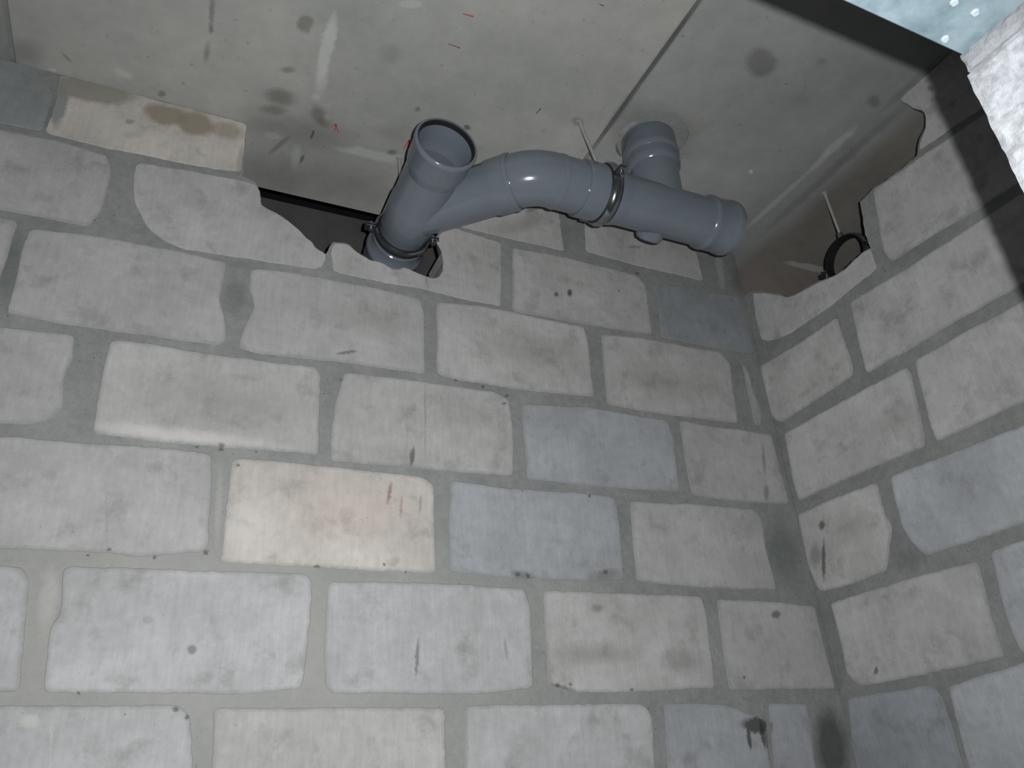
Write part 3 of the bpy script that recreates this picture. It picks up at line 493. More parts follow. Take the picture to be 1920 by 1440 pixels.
def near(lst, lo, hi):
    # only the marks that reach the box lo..hi: keeps each piece's shader short
    out = []
    for s_ in lst:
        rad = [1 / max(Vector(a).length, 1e-6) for a in s_[1:3]]
        e = max(rad) * 1.6 + .02
        if all(lo[i] - e < s_[0][i] < hi[i] + e for i in range(3)): out.append(s_)
    return out
_blk = {}
def block_mat(lo, hi):
    l = near(ST_BLK, lo, hi); k = tuple(ST_BLK.index(x) for x in l)
    if k not in _blk: _blk[k] = mat_block(l)
    return _blk[k]
def mat_block(lst):
    M = NT('concrete_block'); pos = position(M)
    oi = M.n('ShaderNodeObjectInfo')
    offs = M.n('ShaderNodeCombineXYZ'); M.l(M.ma('MULTIPLY', oi.outputs['Random'], 7.0), offs.inputs[0]); M.l(M.ma('MULTIPLY', oi.outputs['Random'], 3.0), offs.inputs[2])
    pp = M.vm('ADD', pos, offs.outputs[0]).outputs[0]
    base = oi.outputs['Color']
    n1 = M.noise(pp, 7, 5, .62).outputs['Fac']; n2 = M.noise(pp, 45, 5, .7).outputs['Fac']
    st_ = M.noise(M.scaled(pp, (150, 150, 16)), 1.0, 3, .6).outputs['Fac']
    col = M.mix(1.0, base, M.mix(M.mr(n1, .3, .7, 0, 1), (.79, .79, .785), (1.07, 1.07, 1.07)), 'MULTIPLY')
    col = M.mix(1.0, col, M.mix(M.mr(n2, .3, .7, 0, 1), (.90, .90, .89), (1.06, 1.06, 1.06)), 'MULTIPLY')
    col = M.mix(1.0, col, M.mix(M.mr(st_, .3, .7, 0, 1), (.94, .935, .93), (1.04, 1.04, 1.04)), 'MULTIPLY')
    # darker mottled patches
    n3 = M.noise(pp, 16, 4, .65).outputs['Fac']
    col = M.mix(M.mr(n3, .54, .70, 0, .38), col, lin((99, 98, 95)))
    # sparse pits
    n4 = M.noise(pp, 210, 2, .5).outputs['Fac']
    col = M.mix(M.mr(n4, .72, .77, 0, .55), col, lin((60, 60, 58)))
    at = M.n('ShaderNodeAttribute'); at.attribute_name = 'rim'
    rimf = M.ma('MULTIPLY', at.outputs['Fac'], M.mr(M.noise(pos, 60, 4, .7).outputs['Fac'], .25, .75, .25, 1.6), True)
    col = M.mix(M.ma('MULTIPLY', rimf, .6), col, lin((131, 134, 132)))
    col = stains(M, pos, col, lst)
    M.l(col, M.b.inputs['Base Color']); M.b.inputs['Roughness'].default_value = .95
    M.b.inputs['Specular IOR Level'].default_value = .15
    bp = M.n('ShaderNodeBump'); bp.inputs['Strength'].default_value = .35; bp.inputs['Distance'].default_value = .0015
    M.l(M.noise(pp, 260, 4, .7).outputs['Fac'], bp.inputs['Height']); M.l(bp.outputs[0], M.b.inputs['Normal'])
    return M.mat

def mat_mortar(lst):
    M = NT('mortar'); pos = position(M)
    n1 = M.noise(pos, 9, 5, .6).outputs['Fac']; n2 = M.noise(pos, 60, 4, .65).outputs['Fac']
    col = M.mix(M.mr(n1, .3, .7, 0, 1), lin((119, 123, 122)), lin((138, 140, 137)))
    col = M.mix(1.0, col, M.mix(M.mr(n2, .3, .7, 0, 1), (.86, .86, .86), (1.06, 1.06, 1.06)), 'MULTIPLY')
    n4 = M.noise(pos, 170, 2, .5).outputs['Fac']
    col = M.mix(M.mr(n4, .70, .76, 0, .7), col, lin((52, 52, 50)))
    col = stains(M, pos, col, lst)
    M.l(col, M.b.inputs['Base Color']); M.b.inputs['Roughness'].default_value = .97
    M.b.inputs['Specular IOR Level'].default_value = .12
    bp = M.n('ShaderNodeBump'); bp.inputs['Strength'].default_value = .5; bp.inputs['Distance'].default_value = .003
    M.l(M.noise(pos, 90, 5, .7).outputs['Fac'], bp.inputs['Height']); M.l(bp.outputs[0], M.b.inputs['Normal'])
    return M.mat

def mat_ceiling(lst):
    M = NT('ceiling_concrete'); pos = position(M)
    n1 = M.noise(pos, 3.2, 6, .6).outputs['Fac']; n2 = M.noise(pos, 22, 5, .65).outputs['Fac']
    col = M.mix(M.mr(n1, .3, .7, 0, 1), lin((136, 138, 136)), lin((155, 154, 151)))
    col = M.mix(1.0, col, M.mix(M.mr(n2, .3, .7, 0, 1), (.91, .91, .90), (1.05, 1.05, 1.05)), 'MULTIPLY')
    n4 = M.noise(pos, 75, 2, .5).outputs['Fac']
    col = M.mix(M.mr(n4, .69, .78, 0, .4), col, lin((80, 78, 74)))
    oi = M.n('ShaderNodeObjectInfo')
    col = M.mix(1.0, col, oi.outputs['Color'], 'MULTIPLY')
    # browner concrete past the right wall
    sx = M.n('ShaderNodeSeparateXYZ'); M.l(pos, sx.inputs[0])
    edge = M.ma('ADD', sx.outputs[0], M.ma('MULTIPLY', M.noise(pos, 11, 4, .6).outputs['Fac'], .07))
    col = M.mix(M.mr(edge, .085, .135, 0, .9), col, M.mix(n2, lin((110, 106, 99)), lin((140, 136, 129))))
    col = stains(M, pos, col, lst)
    M.l(col, M.b.inputs['Base Color']); M.b.inputs['Roughness'].default_value = .9
    M.b.inputs['Specular IOR Level'].default_value = .2
    bp = M.n('ShaderNodeBump'); bp.inputs['Strength'].default_value = .25; bp.inputs['Distance'].default_value = .002
    M.l(n2, bp.inputs['Height']); M.l(bp.outputs[0], M.b.inputs['Normal'])
    return M.mat

def mat_plain(name, c, rough=.5, metal=0, var=.1, scale=30, spec=.5, bump=0, c2=None, coat=0):
    M = NT(name); pos = position(M)
    nf = M.noise(pos, scale, 4, .6).outputs['Fac']
    a = lin(c); b2 = lin(c2) if c2 else tuple(min(1, x * (1 + var)) for x in a)
    a = a if c2 else tuple(x * (1 - var) for x in a)
    M.l(M.mix(M.mr(nf, .35, .65, 0, 1), a, b2), M.b.inputs['Base Color'])
    M.b.inputs['Roughness'].default_value = rough; M.b.inputs['Metallic'].default_value = metal
    M.b.inputs['Specular IOR Level'].default_value = spec
    if coat: M.b.inputs['Coat Weight'].default_value = coat; M.b.inputs['Coat Roughness'].default_value = .08
    if bump:
        bp = M.n('ShaderNodeBump'); bp.inputs['Strength'].default_value = .5; bp.inputs['Distance'].default_value = bump
        M.l(M.noise(pos, scale * 6, 4, .7).outputs['Fac'], bp.inputs['Height']); M.l(bp.outputs[0], M.b.inputs['Normal'])
    return M.mat

m_mortar = mat_mortar([])
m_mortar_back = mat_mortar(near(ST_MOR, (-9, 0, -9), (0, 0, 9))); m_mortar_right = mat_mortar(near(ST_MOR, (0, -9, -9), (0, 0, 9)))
m_mortar_ceil = mat_mortar([x for x in ST_MOR if x[0][2] > H - .01])
m_pvc = mat_plain('grey_pvc', (99, 106, 114), .14, 0, .05, 9, .5)
m_rubber = mat_plain('black_rubber', (26, 27, 29), .6, 0, .1, 40, .4)
m_zinc = mat_plain('zinc_plated_steel', (140, 145, 146), .17, .9, .12, 60)
m_rod = mat_plain('dull_zinc_rod', (165, 168, 166), .5, .35, .1, 60)
m_steel = mat_plain('galvanised_steel', (84, 101, 107), .6, .2, .1, 35, .3, 0, (114, 129, 135))
m_dull = mat_plain('dull_mortar_spot', (136, 146, 152), .9, 0, .2, 900, .2)
m_jamb = mat_plain('aerated_block', (118, 120, 123), .95, 0, 0, 120, .1, .0014, (150, 152, 155))
m_bed = mat_plain('bed_mortar', (112, 114, 117), .95, 0, .1, 60, .1, .002)
m_dark = mat_plain('dark_concrete', (84, 82, 82), .95, 0, .12, 14, .15)  # darker grey than the room's own concrete
m_void = mat_plain('black_for_unlit_shaft', (30, 30, 33), .95, 0, .1, 8, .1)  # near-black colour stands in for the darkness inside the shaft
m_brown = mat_plain('brown_plaster', (128, 121, 116), .95, 0, .08, 10, .15)
m_floor = mat_plain('floor_screed', (120, 118, 114), .95, 0, .1, 6, .15)
m_mark = {'red': mat_plain('red_marker', (172, 62, 50), .8), 'brown': mat_plain('brown_marker', (112, 74, 60), .8),
          'blue': mat_plain('blue_marker', (44, 56, 78), .8), 'green': mat_plain('green_marker', (52, 92, 78), .8)}

BLOCK_COL = {'n': (170, 171, 172), 'w': (168, 168, 167), 'g': (165, 165, 165), 'y': (183, 179, 174),
             'b': (158, 161, 165), 'B': (140, 145, 150), 'm': (138, 142, 143)}

# ---------------------------------------------------------------- setting: masonry walls
def smooth_outline(pts, step=.006, amp=.0016, seed=0):
    # round the corners once, cut to short steps, shake
    q = [Vector(p) for p in pts]
    if sum(q[i].x * q[(i + 1) % len(q)].y - q[(i + 1) % len(q)].x * q[i].y for i in range(len(q))) < 0: q.reverse()
    out = []
    for i in range(len(q)):
        a, b, c = q[i - 1], q[i], q[(i + 1) % len(q)]
        l1, l2 = (a - b).length, (c - b).length
        rr = min(.009, l1 * .35, l2 * .35)
        p1 = b + (a - b).normalized() * rr; p2 = b + (c - b).normalized() * rr
        out += [p1, (p1 + p2 + b * 2) / 4, p2]
    res = []
    for i in range(len(out)):
        a, b = out[i], out[(i + 1) % len(out)]
        n = max(1, int((b - a).length / step))
        for k in range(n): res.append(a.lerp(b, k / n))
    fin = []
    for p in res:
        n1 = noise.noise_vector(Vector((p.x * 95, p.y * 95, seed * 3.1)))
        n2 = noise.noise_vector(Vector((p.x * 16, p.y * 16, seed * 1.7)))
        fin.append(p + Vector((n1.x, n1.y)) * amp + Vector((n2.x, n2.y)) * amp * 1.1)
    return fin

def slab_bm(outline, to3, front, back, bevel=.002, rim=0):
    bm = bmesh.new(); n = len(outline)
    lay = bm.verts.layers.float.new('rim')
    rows = []
    inn = []
    for i, p in enumerate(outline):
        t = (outline[(i + 1) % n] - outline[i - 1])
        nn = Vector((-t.y, t.x)).normalized() if t.length > 1e-6 else Vector((0, 0))
        inn.append(p + nn * bevel)
    rows.append([bm.verts.new(to3(p, front)) for p in inn])
    rows.append([bm.verts.new(to3(p, front + (back - front) * min(.9, bevel / abs(back - front)))) for p in outline])
    # broken edges right of the wye lean away from the front face
    lean = lambda p: Vector((.045, 0)) if (to3 is to_back and front < .02 and -.935 < p.x < -.845 and p.y > .93 and p.y < 1.14) else Vector((0, 0))
    rows.append([bm.verts.new(to3(p + lean(p), back)) for p in outline])
    for a, b in zip(rows, rows[1:]):
        for i in range(n):
            bm.faces.new((a[i], a[(i + 1) % n], b[(i + 1) % n], b[i]))
    for r_ in rows:
        for v in r_: v[lay] = 1.0
    if rim:
        ring = []
        for i, p in enumerate(inn):
            t = sum((outline[(i + k) % n] - outline[i - k] for k in (1, 2, 3)), Vector((0, 0)))
            ring.append(p + Vector((-t.y, t.x)).normalized() * rim)
        for _ in range(8):
            ring = [(ring[i - 1] + ring[i] * 2 + ring[(i + 1) % n]) / 4 for i in range(n)]
        top = [bm.verts.new(to3(p, front)) for p in ring]
        for v in top: v[lay] = 0.0
        for i in range(n): bm.faces.new((top[i], top[(i + 1) % n], rows[0][(i + 1) % n], rows[0][i]))
        f1 = bm.faces.new(top)
    else:
        for v in rows[0]: v[lay] = 0.0
        f1 = bm.faces.new(rows[0])
    f2 = bm.faces.new(rows[-1]); bm.normal_update()
    bmesh.ops.triangulate(bm, faces=[f1, f2], ngon_method='EAR_CLIP')
    return bm

to_back = lambda p, dpt: Vector((p.x, dpt, p.y))
to_right = lambda p, dpt: Vector((dpt, p.x, p.y))
THICK = .09

def ragged(line, step=.008, amp=.002):
    out = []
    for a, b in zip(line, line[1:]):
        a, b = Vector(a), Vector(b); n = max(1, int((b - a).length / step))
        for k in range(n):
            p = a.lerp(b, k / n); v = noise.noise_vector(Vector((p.x * 80, p.y * 80, 2.2)))
            out.append(p + Vector((v.x, v.y)) * amp)
    out.append(Vector(line[-1])); return out

def wall_poly(name, pts, to3, mat):
    return tag(obj(name, slab_bm([Vector(p) for p in pts], to3, .0013, THICK - .002, .0001), mat), kind='structure')

LEFT_X, FRONT_Y = -2.9, DOOR_Y
hb = [p for p in ragged(HOLE_BACK) if p.y < H - .002]
hb = [Vector((hb[0].x - .001, H))] + hb + [Vector((hb[-1].x + .001, H))]
back_pts = [Vector((LEFT_X, FLOOR)), Vector((.004, FLOOR)), Vector((.004, H))] + hb[::-1] + [Vector((LEFT_X, H))]
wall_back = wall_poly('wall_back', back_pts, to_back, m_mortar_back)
hr = [p for p in ragged(HOLE_RIGHT) if p.y < H - .002]; hr[0].x = .0; hr.append(Vector((hr[-1].x + .001, H)))
right_pts = [Vector((.0, FLOOR))] + hr + [Vector((FRONT_Y, H)), Vector((FRONT_Y, FLOOR))]
wall_right = wall_poly('wall_right', right_pts, to_right, m_mortar_right)

def bounds(ol, to3):
    q = [to3(p, 0) for p in ol]
    return [min(v[i] for v in q) for i in range(3)], [max(v[i] for v in q) for i in range(3)]
def add_blocks(wall, data, to3, lo, hi, first, sign):
    """measured blocks, then regular ones where the photograph ends; lo..hi is the wall's extent"""
    n = 0
    rows = {}
    for row, pts, key in data:
        rows.setdefault(row, []).extend([p[0] for p in pts])
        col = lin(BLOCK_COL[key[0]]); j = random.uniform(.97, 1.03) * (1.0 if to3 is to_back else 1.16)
        ol = smooth_outline(pts, seed=n + first)
        c = sum(ol, Vector((0, 0))) / len(ol)
        o = obj('concrete_block', slab_bm(ol, to3, random.uniform(-.0005, .0003), THICK, .0012, 0 if (row == 5 or (row == 4 and 'hole' in key)) else .006), block_mat(*bounds(ol, to3)), wall, origin=to3(c, 0))
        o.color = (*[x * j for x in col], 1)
        if key == 'y': o['label'] = 'beige concrete block, warmer than its neighbours'
        if key == 'B': o['label'] = 'blue-grey concrete block, darker than its neighbours'
        n += 1
    def reg(a, b, row):
        nonlocal n
        a, b = max(lo, a), min(hi, b)
        if b - a < .03: return
        z0 = row * .2 + .007; z1 = min(row * .2 + .193, H - .004)
        ol = smooth_outline([(a, z0), (b, z0), (b, z1), (a, z1)], .03, .0016, n + first)
        o = obj('concrete_block', slab_bm(ol, to3, random.uniform(-.0005, .0003), THICK, .0012, .006), block_mat(*bounds(ol, to3)), wall, origin=to3(Vector(((a + b) / 2, (z0 + z1) / 2)), 0))
        key = random.choice('nwggb'); o.color = (*lin(BLOCK_COL[key]), 1); n += 1
    for row in range(-9, 6):
        if row in rows:
            x = min(rows[row]) - .016
        else:
            x = hi - .005 - (.2 if row % 2 else 0)
            if row % 2: reg(x + .012, hi - .005, row)
        while x > lo + .05:
            reg(x - .39, x, row); x -= .402
add_blocks(wall_back, BLOCKS_BACK, to_back, LEFT_X, -.002, 0, 1)
add_blocks(wall_right, BLOCKS_RIGHT, to_right, FRONT_Y, -.002, 200, 1)

def box(bm, x0, x1, y0, y1, z0, z1, bev=0):
    vs = [bm.verts.new((x, y, z)) for x in (x0, x1) for y in (y0, y1) for z in (z0, z1)]
    fs = [(0, 1, 3, 2), (4, 6, 7, 5), (0, 4, 5, 1), (2, 3, 7, 6), (0, 2, 6, 4), (1, 5, 7, 3)]
    faces = [bm.faces.new([vs[i] for i in q]) for q in fs]
    if bev:
        es = list({e for q in faces for e in q.edges})
        bmesh.ops.bevel(bm, geom=es, offset=bev, segments=1, affect='EDGES')
    return bm

# ceiling: grout body with precast planks hung on it
RISER = (-.452, -.262)
SLAB_END = .195
ceiling = tag(obj('ceiling', box(bmesh.new(), -2.95, 1.3, -1.6, SLAB_END - .004, H + .003, H + .2), m_mortar_ceil), kind='structure')
def plank(x0, x1, tint, hole=None):
    bm = bmesh.new()
    y0, y1 = -1.6, SLAB_END
    if not hole:
        box(bm, x0, x1, y0, y1, H, H + .19, .003)
    else:
        N = 72; ring = []
        for i in range(N):
            a = 2 * math.pi * i / N
            rr = hole[2] * (1 + .07 * noise.noise(Vector((math.cos(a) * 2.3, math.sin(a) * 2.3, 5))) + .04 * noise.noise(Vector((math.cos(a) * 9, math.sin(a) * 9, 1))))
            ring.append(bm.verts.new((hole[0] + rr * math.cos(a), hole[1] + rr * math.sin(a), H)))
        corners = [bm.verts.new((x, y, H)) for x, y in ((x1, y1), (x0, y1), (x0, y0), (x1, y0))]
        q = N // 4
        idx = [q // 2, q // 2 + q, q // 2 + 2 * q, q // 2 + 3 * q]
        for k in range(4):
            a, b = idx[k], idx[(k + 1) % 4] + (N if k == 3 else 0)
            seg = [ring[j % N] for j in range(a, b + 1)]
            bm.faces.new([corners[k]] + seg + [corners[(k + 1) % 4]])
        ext = bmesh.ops.extrude_face_region(bm, geom=list(bm.faces))
        bmesh.ops.translate(bm, verts=[v for v in ext['geom'] if isinstance(v, bmesh.types.BMVert)], vec=(0, 0, .19))
        bm.normal_update(); bmesh.ops.triangulate(bm, faces=bm.faces, ngon_method='EAR_CLIP')
    o = obj('ceiling_plank', bm, mat_ceiling(near(ST_CEIL, (x0, -9, 0), (x1, 9, 9))), ceiling); o.color = (*tint, 1); return o
plank(-2.95, -1.737, (.85, .87, .87)); plank(-1.730, -.568, (1.12, 1.13, 1.105))  # tints of the two middle planks paint in flash falloff, left to right
plank(-.560, .62, (.94, .975, .985), (RISER[0], RISER[1] - .012, .082)); plank(.628, 1.3, (.95, .97, .97))

# pen and chalk marks drawn on the ceiling
for c, pts, w in STROKES:
    bm = bmesh.new(); hw = w * .0011 / 2
    for a, b in zip(pts, pts[1:]):
        a, b = Vector(a), Vector(b); t = (b - a).normalized(); nn = Vector((-t.y, t.x)) * hw
        q = [a - t * hw + nn * .6, a - t * hw - nn * .6, b - nn, b + nn]
        lo_ = [bm.verts.new((v.x, v.y, H - .0006)) for v in q]; hi_ = [bm.verts.new((v.x, v.y, H + .001)) for v in q]
        bm.faces.new(lo_); bm.faces.new(hi_[::-1])
        for i in range(4): bm.faces.new((lo_[i], lo_[(i + 1) % 4], hi_[(i + 1) % 4], hi_[i]))
    o = obj('pen_mark', bm, m_mark[c], ceiling); o['label'] = c + ' pen mark'

tag(obj('floor', box(bmesh.new(), -2.95, .1, -2.4, .1, FLOOR - .1, FLOOR), m_floor), kind='structure')
tag(obj('wall_left', box(bmesh.new(), LEFT_X - .09, LEFT_X, -1.6, THICK, FLOOR, H), m_mortar), kind='structure')
# what shows through the two openings
tag(obj('wall_back_beyond', box(bmesh.new(), THICK + .0, 1.3, .0, THICK, FLOOR, H), m_brown), kind='structure')
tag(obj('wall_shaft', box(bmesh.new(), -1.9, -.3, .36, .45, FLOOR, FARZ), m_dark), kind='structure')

tag(obj('wall_shaft_dark_backing', box(bmesh.new(), -2.2, .0, .75, .85, .8, 2.4), m_void), kind='structure')  # backing added behind the gap so the unlit shaft reads black

# doorway the photograph is taken from
front = tag(obj('wall_front', (lambda bm: (box(bm, DOOR_X + .004, 0, DOOR_Y - .19, DOOR_Y - .002, FLOOR, DOOR_Z),
        box(bm, LEFT_X, 0, DOOR_Y - .19, DOOR_Y - .002, DOOR_Z + .006, H), box(bm, LEFT_X, -1.83, DOOR_Y - .19, DOOR_Y, FLOOR, DOOR_Z), bm)[-1])(bmesh.new()), m_bed), kind='structure')
def rough_box(x0, x1, y0, y1, z0, z1, step, amp, seed, keep_right=True):
    bm = bmesh.new()
    nx, ny, nz = [max(1, int(round((b - a) / step))) for a, b in ((x0, x1), (y0, y1), (z0, z1))]
    nx = 2
    box(bm, 0, 1, 0, 1, 0, 1)
    bm.free(); bm = bmesh.new()
    P = lambda i, j, k: (x0 + (x1 - x0) * i / nx, y0 + (y1 - y0) * j / ny, z0 + (z1 - z0) * k / nz)
    V = {}
    def v(i, j, k):
        if (i, j, k) not in V:
            p = Vector(P(i, j, k)); e = (i in (0, nx)) + (j in (0, ny)) + (k in (0, nz))
            nv = noise.noise_vector(p * 160 + Vector((seed, 0, 0))); nw = noise.noise_vector(p * 45 + Vector((seed, 3, 0)))
            p += nv * amp + nw * amp * 1.2
            if e >= 2: p += (Vector(((x0 + x1) / 2, (y0 + y1) / 2, (z0 + z1) / 2)) - p).normalized() * amp * 1.2
            V[i, j, k] = bm.verts.new(p)
        return V[i, j, k]
    for i in (0, nx):
        for j in range(ny):
            for k in range(nz): bm.faces.new((v(i, j, k), v(i, j + 1, k), v(i, j + 1, k + 1), v(i, j, k + 1)))
    for j in (0, ny):
        for i in range(nx):
            for k in range(nz): bm.faces.new((v(i, j, k), v(i + 1, j, k), v(i + 1, j, k + 1), v(i, j, k + 1)))
    for k in (0, nz):
        for i in range(nx):
            for j in range(ny): bm.faces.new((v(i, j, k), v(i + 1, j, k), v(i + 1, j + 1, k), v(i, j + 1, k)))
    return bm
# mortar bed under the lintel, then the jamb's blocks
obj('mortar_bed', rough_box(DOOR_X - .001, DOOR_X + .12, DOOR_Y - .188, DOOR_Y + .002, .313, DOOR_Z - .0005, .0035, .0012, 3), m_bed, front)
z = .312
for k in range(4):
    obj('jamb_block', rough_box(DOOR_X, DOOR_X + .39, DOOR_Y - .188, DOOR_Y + .004, z - .19, z, .005 if k < 1 else .02, .0008, k * 9), m_jamb, front)
    z -= .2
lint = obj('steel_lintel', (lambda bm: (box(bm, -1.95, DOOR_X + .14, DOOR_Y - .185, DOOR_Y + .0, DOOR_Z, DOOR_Z + .004, .0008),
        box(bm, -1.95, DOOR_X + .14, DOOR_Y - .004, DOOR_Y + .0, DOOR_Z + .004, DOOR_Z + .07, .0008), bm)[-1])(bmesh.new()), m_steel, front)
for x, y in ((-.908, -1.106), (-.887, -1.106), (-.888, -1.083), (-.929, -1.106), (-.95, -1.106)):
    bm = bmesh.new(); bmesh.ops.create_cone(bm, cap_ends=True, segments=18, radius1=.0022, radius2=.003, depth=.0016)
    obj('rivet', bm, m_dull, lint, True, None).location = (x, y, DOOR_Z - .0008)

# ---------------------------------------------------------------- pipework
def frame(axis):
    a = Vector(axis).normalized(); u = a.orthogonal().normalized(); return a, u, a.cross(u)

def lathe(bm, o, axis, prof, seg=56):
    """prof: closed or open list of (t along axis, radius)"""
    o = Vector(o); a, u, v = frame(axis); rings = []
    for t, rr in prof:
        rings.append([bm.verts.new(o + a * t + (u * math.cos(2 * math.pi * i / seg) + v * math.sin(2 * math.pi * i / seg)) * rr) for i in range(seg)])
    for A, B in zip(rings, rings[1:]):
        for i in range(seg): bm.faces.new((A[i], A[(i + 1) % seg], B[(i + 1) % seg], B[i]))
    return rings

def tube(bm, o, axis, outer, inner_r=None, seg=56):
    """hollow pipe piece: outer profile going along, inner radius back"""
    wall_t = .0032
    inner = [(t, (rr - wall_t) if inner_r is None else inner_r) for t, rr in outer][::-1]
    rings = lathe(bm, o, axis, outer + inner, seg)
    A, B = rings[-1], rings[0]
    for i in range(seg): bm.faces.new((A[i], A[(i + 1) % seg], B[(i + 1) % seg], B[i]))

def sweep(bm, path, radii, seg=48, cap=True):
    """round tube along a planar path"""
    rings = []; ups = None
    for i, p in enumerate(path):
        t = (path[min(i + 1, len(path) - 1)] - path[max(i - 1, 0)]).normalized()
        if ups is None: ups = t.orthogonal().normalized()
        ups = (ups - t * ups.dot(t)).normalized(); w = t.cross(ups)
        rings.append([bm.verts.new(p + (ups * math.cos(2 * math.pi * k / seg) + w * math.sin(2 * math.pi * k / seg)) * radii[i]) for k in range(seg)])
    for A, B in zip(rings, rings[1:]):
        for i in range(seg): bm.faces.new((A[i], A[(i + 1) % seg], B[(i + 1) % seg], B[i]))
    if cap: bm.faces.new(rings[0]); bm.faces.new(rings[-1][::-1])

PZ = .957; AX = -.958; RY = -.262
R0 = .055
# --- wye fitting: barrel along y, open socket towards the room, branch at 45 degrees to the right
wye = empty('pipe_wye', (AX, -.12, PZ), 'grey plastic wye pipe fitting, open socket facing the room, above the left wall opening', 'pipe fitting')
bm = bmesh.new()
tube(bm, (AX, -.205, PZ), (0, 1, 0), [(0, R0), (.098, R0), (.104, .0575), (.178, .0575), (.185, R0), (.235, R0)])
obj('barrel', bm, m_pvc, wye, True)
bm = bmesh.new()
tube(bm, (AX, -.283, PZ), (0, 1, 0), [(0, .0612), (.0015, .0628), (.006, .0635), (.011, .0630), (.016, .0612), (.055, .0605), (.066, .0585), (.08, R0)], seg=64)
obj('socket', bm, m_pvc, wye, True)
bm = bmesh.new()
lathe(bm, (AX, -.283, PZ), (0, 1, 0), [(.003, .0585), (.003, .0552), (.012, .0548), (.014, .0585)], 64)
obj('rubber_gasket', bm, m_rubber, wye, True)
BD = Vector((1, -1, 0)).normalized(); BO = Vector((AX, -.068, PZ))
bm = bmesh.new()
tube(bm, BO + BD * .012, BD, [(0, .050), (.004, R0), (.168, R0), (.176, .0585), (.222, .0592)])
obj('branch', bm, m_pvc, wye, True)
bm = bmesh.new()
lathe(bm, BO + BD * .222, BD, [(0, .0592), (.0015, .0600), (.006, .0602), (.0095, .0598), (.011, .058), (.011, .05)])
obj('branch_rim', bm, m_pvc, wye, True)

# --- 45 degree elbow
BX = AX + (RY - BO.y) * -1      # where the branch axis meets the run
corner_pt = Vector((BX, RY, PZ)); RAD = .10; tl = RAD * math.tan(math.radians(22.5))
elbow = empty('pipe_elbow', corner_pt, 'grey plastic elbow bending from the wye branch into the run along the wall', 'pipe fitting')
arc = []
Cc = corner_pt - Vector((tl, 0, 0)) if False else None
start = corner_pt - BD * tl
cen = start + Vector((1, 1, 0)).normalized() * RAD
for i in range(13):
    a = math.radians(225 + 45 * i / 12)
    arc.append(cen + Vector((math.cos(a), math.sin(a), 0)) * RAD)
path = [start - BD * .03, start - BD * .012] + arc + [corner_pt + Vector((tl + t, 0, 0)) for t in (.012, .045, .075)]
bm = bmesh.new(); sweep(bm, path, [R0 + .0006] * len(path), 56)
obj('bend', bm, m_pvc, elbow, True)
bm = bmesh.new()
tube(bm, corner_pt + Vector((tl + .004, 0, 0)), (1, 0, 0), [(0, R0), (.002, .0572), (.009, .0572), (.011, R0)])
obj('collar', bm, m_pvc, elbow, True)

# --- tee with a branch going straight up
X0 = -.662
tee = empty('pipe_tee', (-.455, RY, PZ), 'grey plastic tee fitting on the run, its branch rising to the ceiling', 'pipe fitting')
bm = bmesh.new()
tube(bm, (X0, RY, PZ), (1, 0, 0), [(0, .0590), (.0015, .0603), (.008, .0606), (.045, .0600), (.085, .0594), (.097, .0560), (.11, R0), (.30, R0), (.315, .0575)], seg=64)
obj('barrel', bm, m_pvc, tee, True)
bm = bmesh.new()
tube(bm, (X0 + .313, RY, PZ), (1, 0, 0), [(0, .0560), (.006, .0612), (.012, .0618), (.018, .0602), (.056, .0602), (.060, .0625), (.068, .0632), (.075, .0618)], seg=64)
obj('socket', bm, m_pvc, tee, True)
bm = bmesh.new()
tube(bm, (-.455, RY, PZ + .02), (0, 0, 1), [(0, .052), (.03, .0535), (.088, .0545), (.094, .0602), (.100, .0615), (.108, .0606), (.135, .0606)], seg=64)
obj('riser_branch', bm, m_pvc, tee, True)
bm = bmesh.new()
lathe(bm, (-.462, RY + .03, PZ - .024), (0, .80, -.60), [(0, .030), (.022, .030), (.028, .027), (.0315, .018), (.0325, .0001)], 40)
obj('boss', bm, m_pvc, tee, True)
# --- plug closing the tee's far end
plug = empty('pipe_plug', (X0 + .388, RY, PZ), 'grey plastic plug closing the right end of the pipe run', 'pipe plug')
bm = bmesh.new()
lathe(bm, (X0 + .380, RY, PZ), (1, 0, 0), [(-.02, .050), (0, .0535), (.010, .0595), (.014, .0590), (.017, .054), (.012, .049), (.010, .0001)], 56)
obj('cap', bm, m_pvc, plug, True)
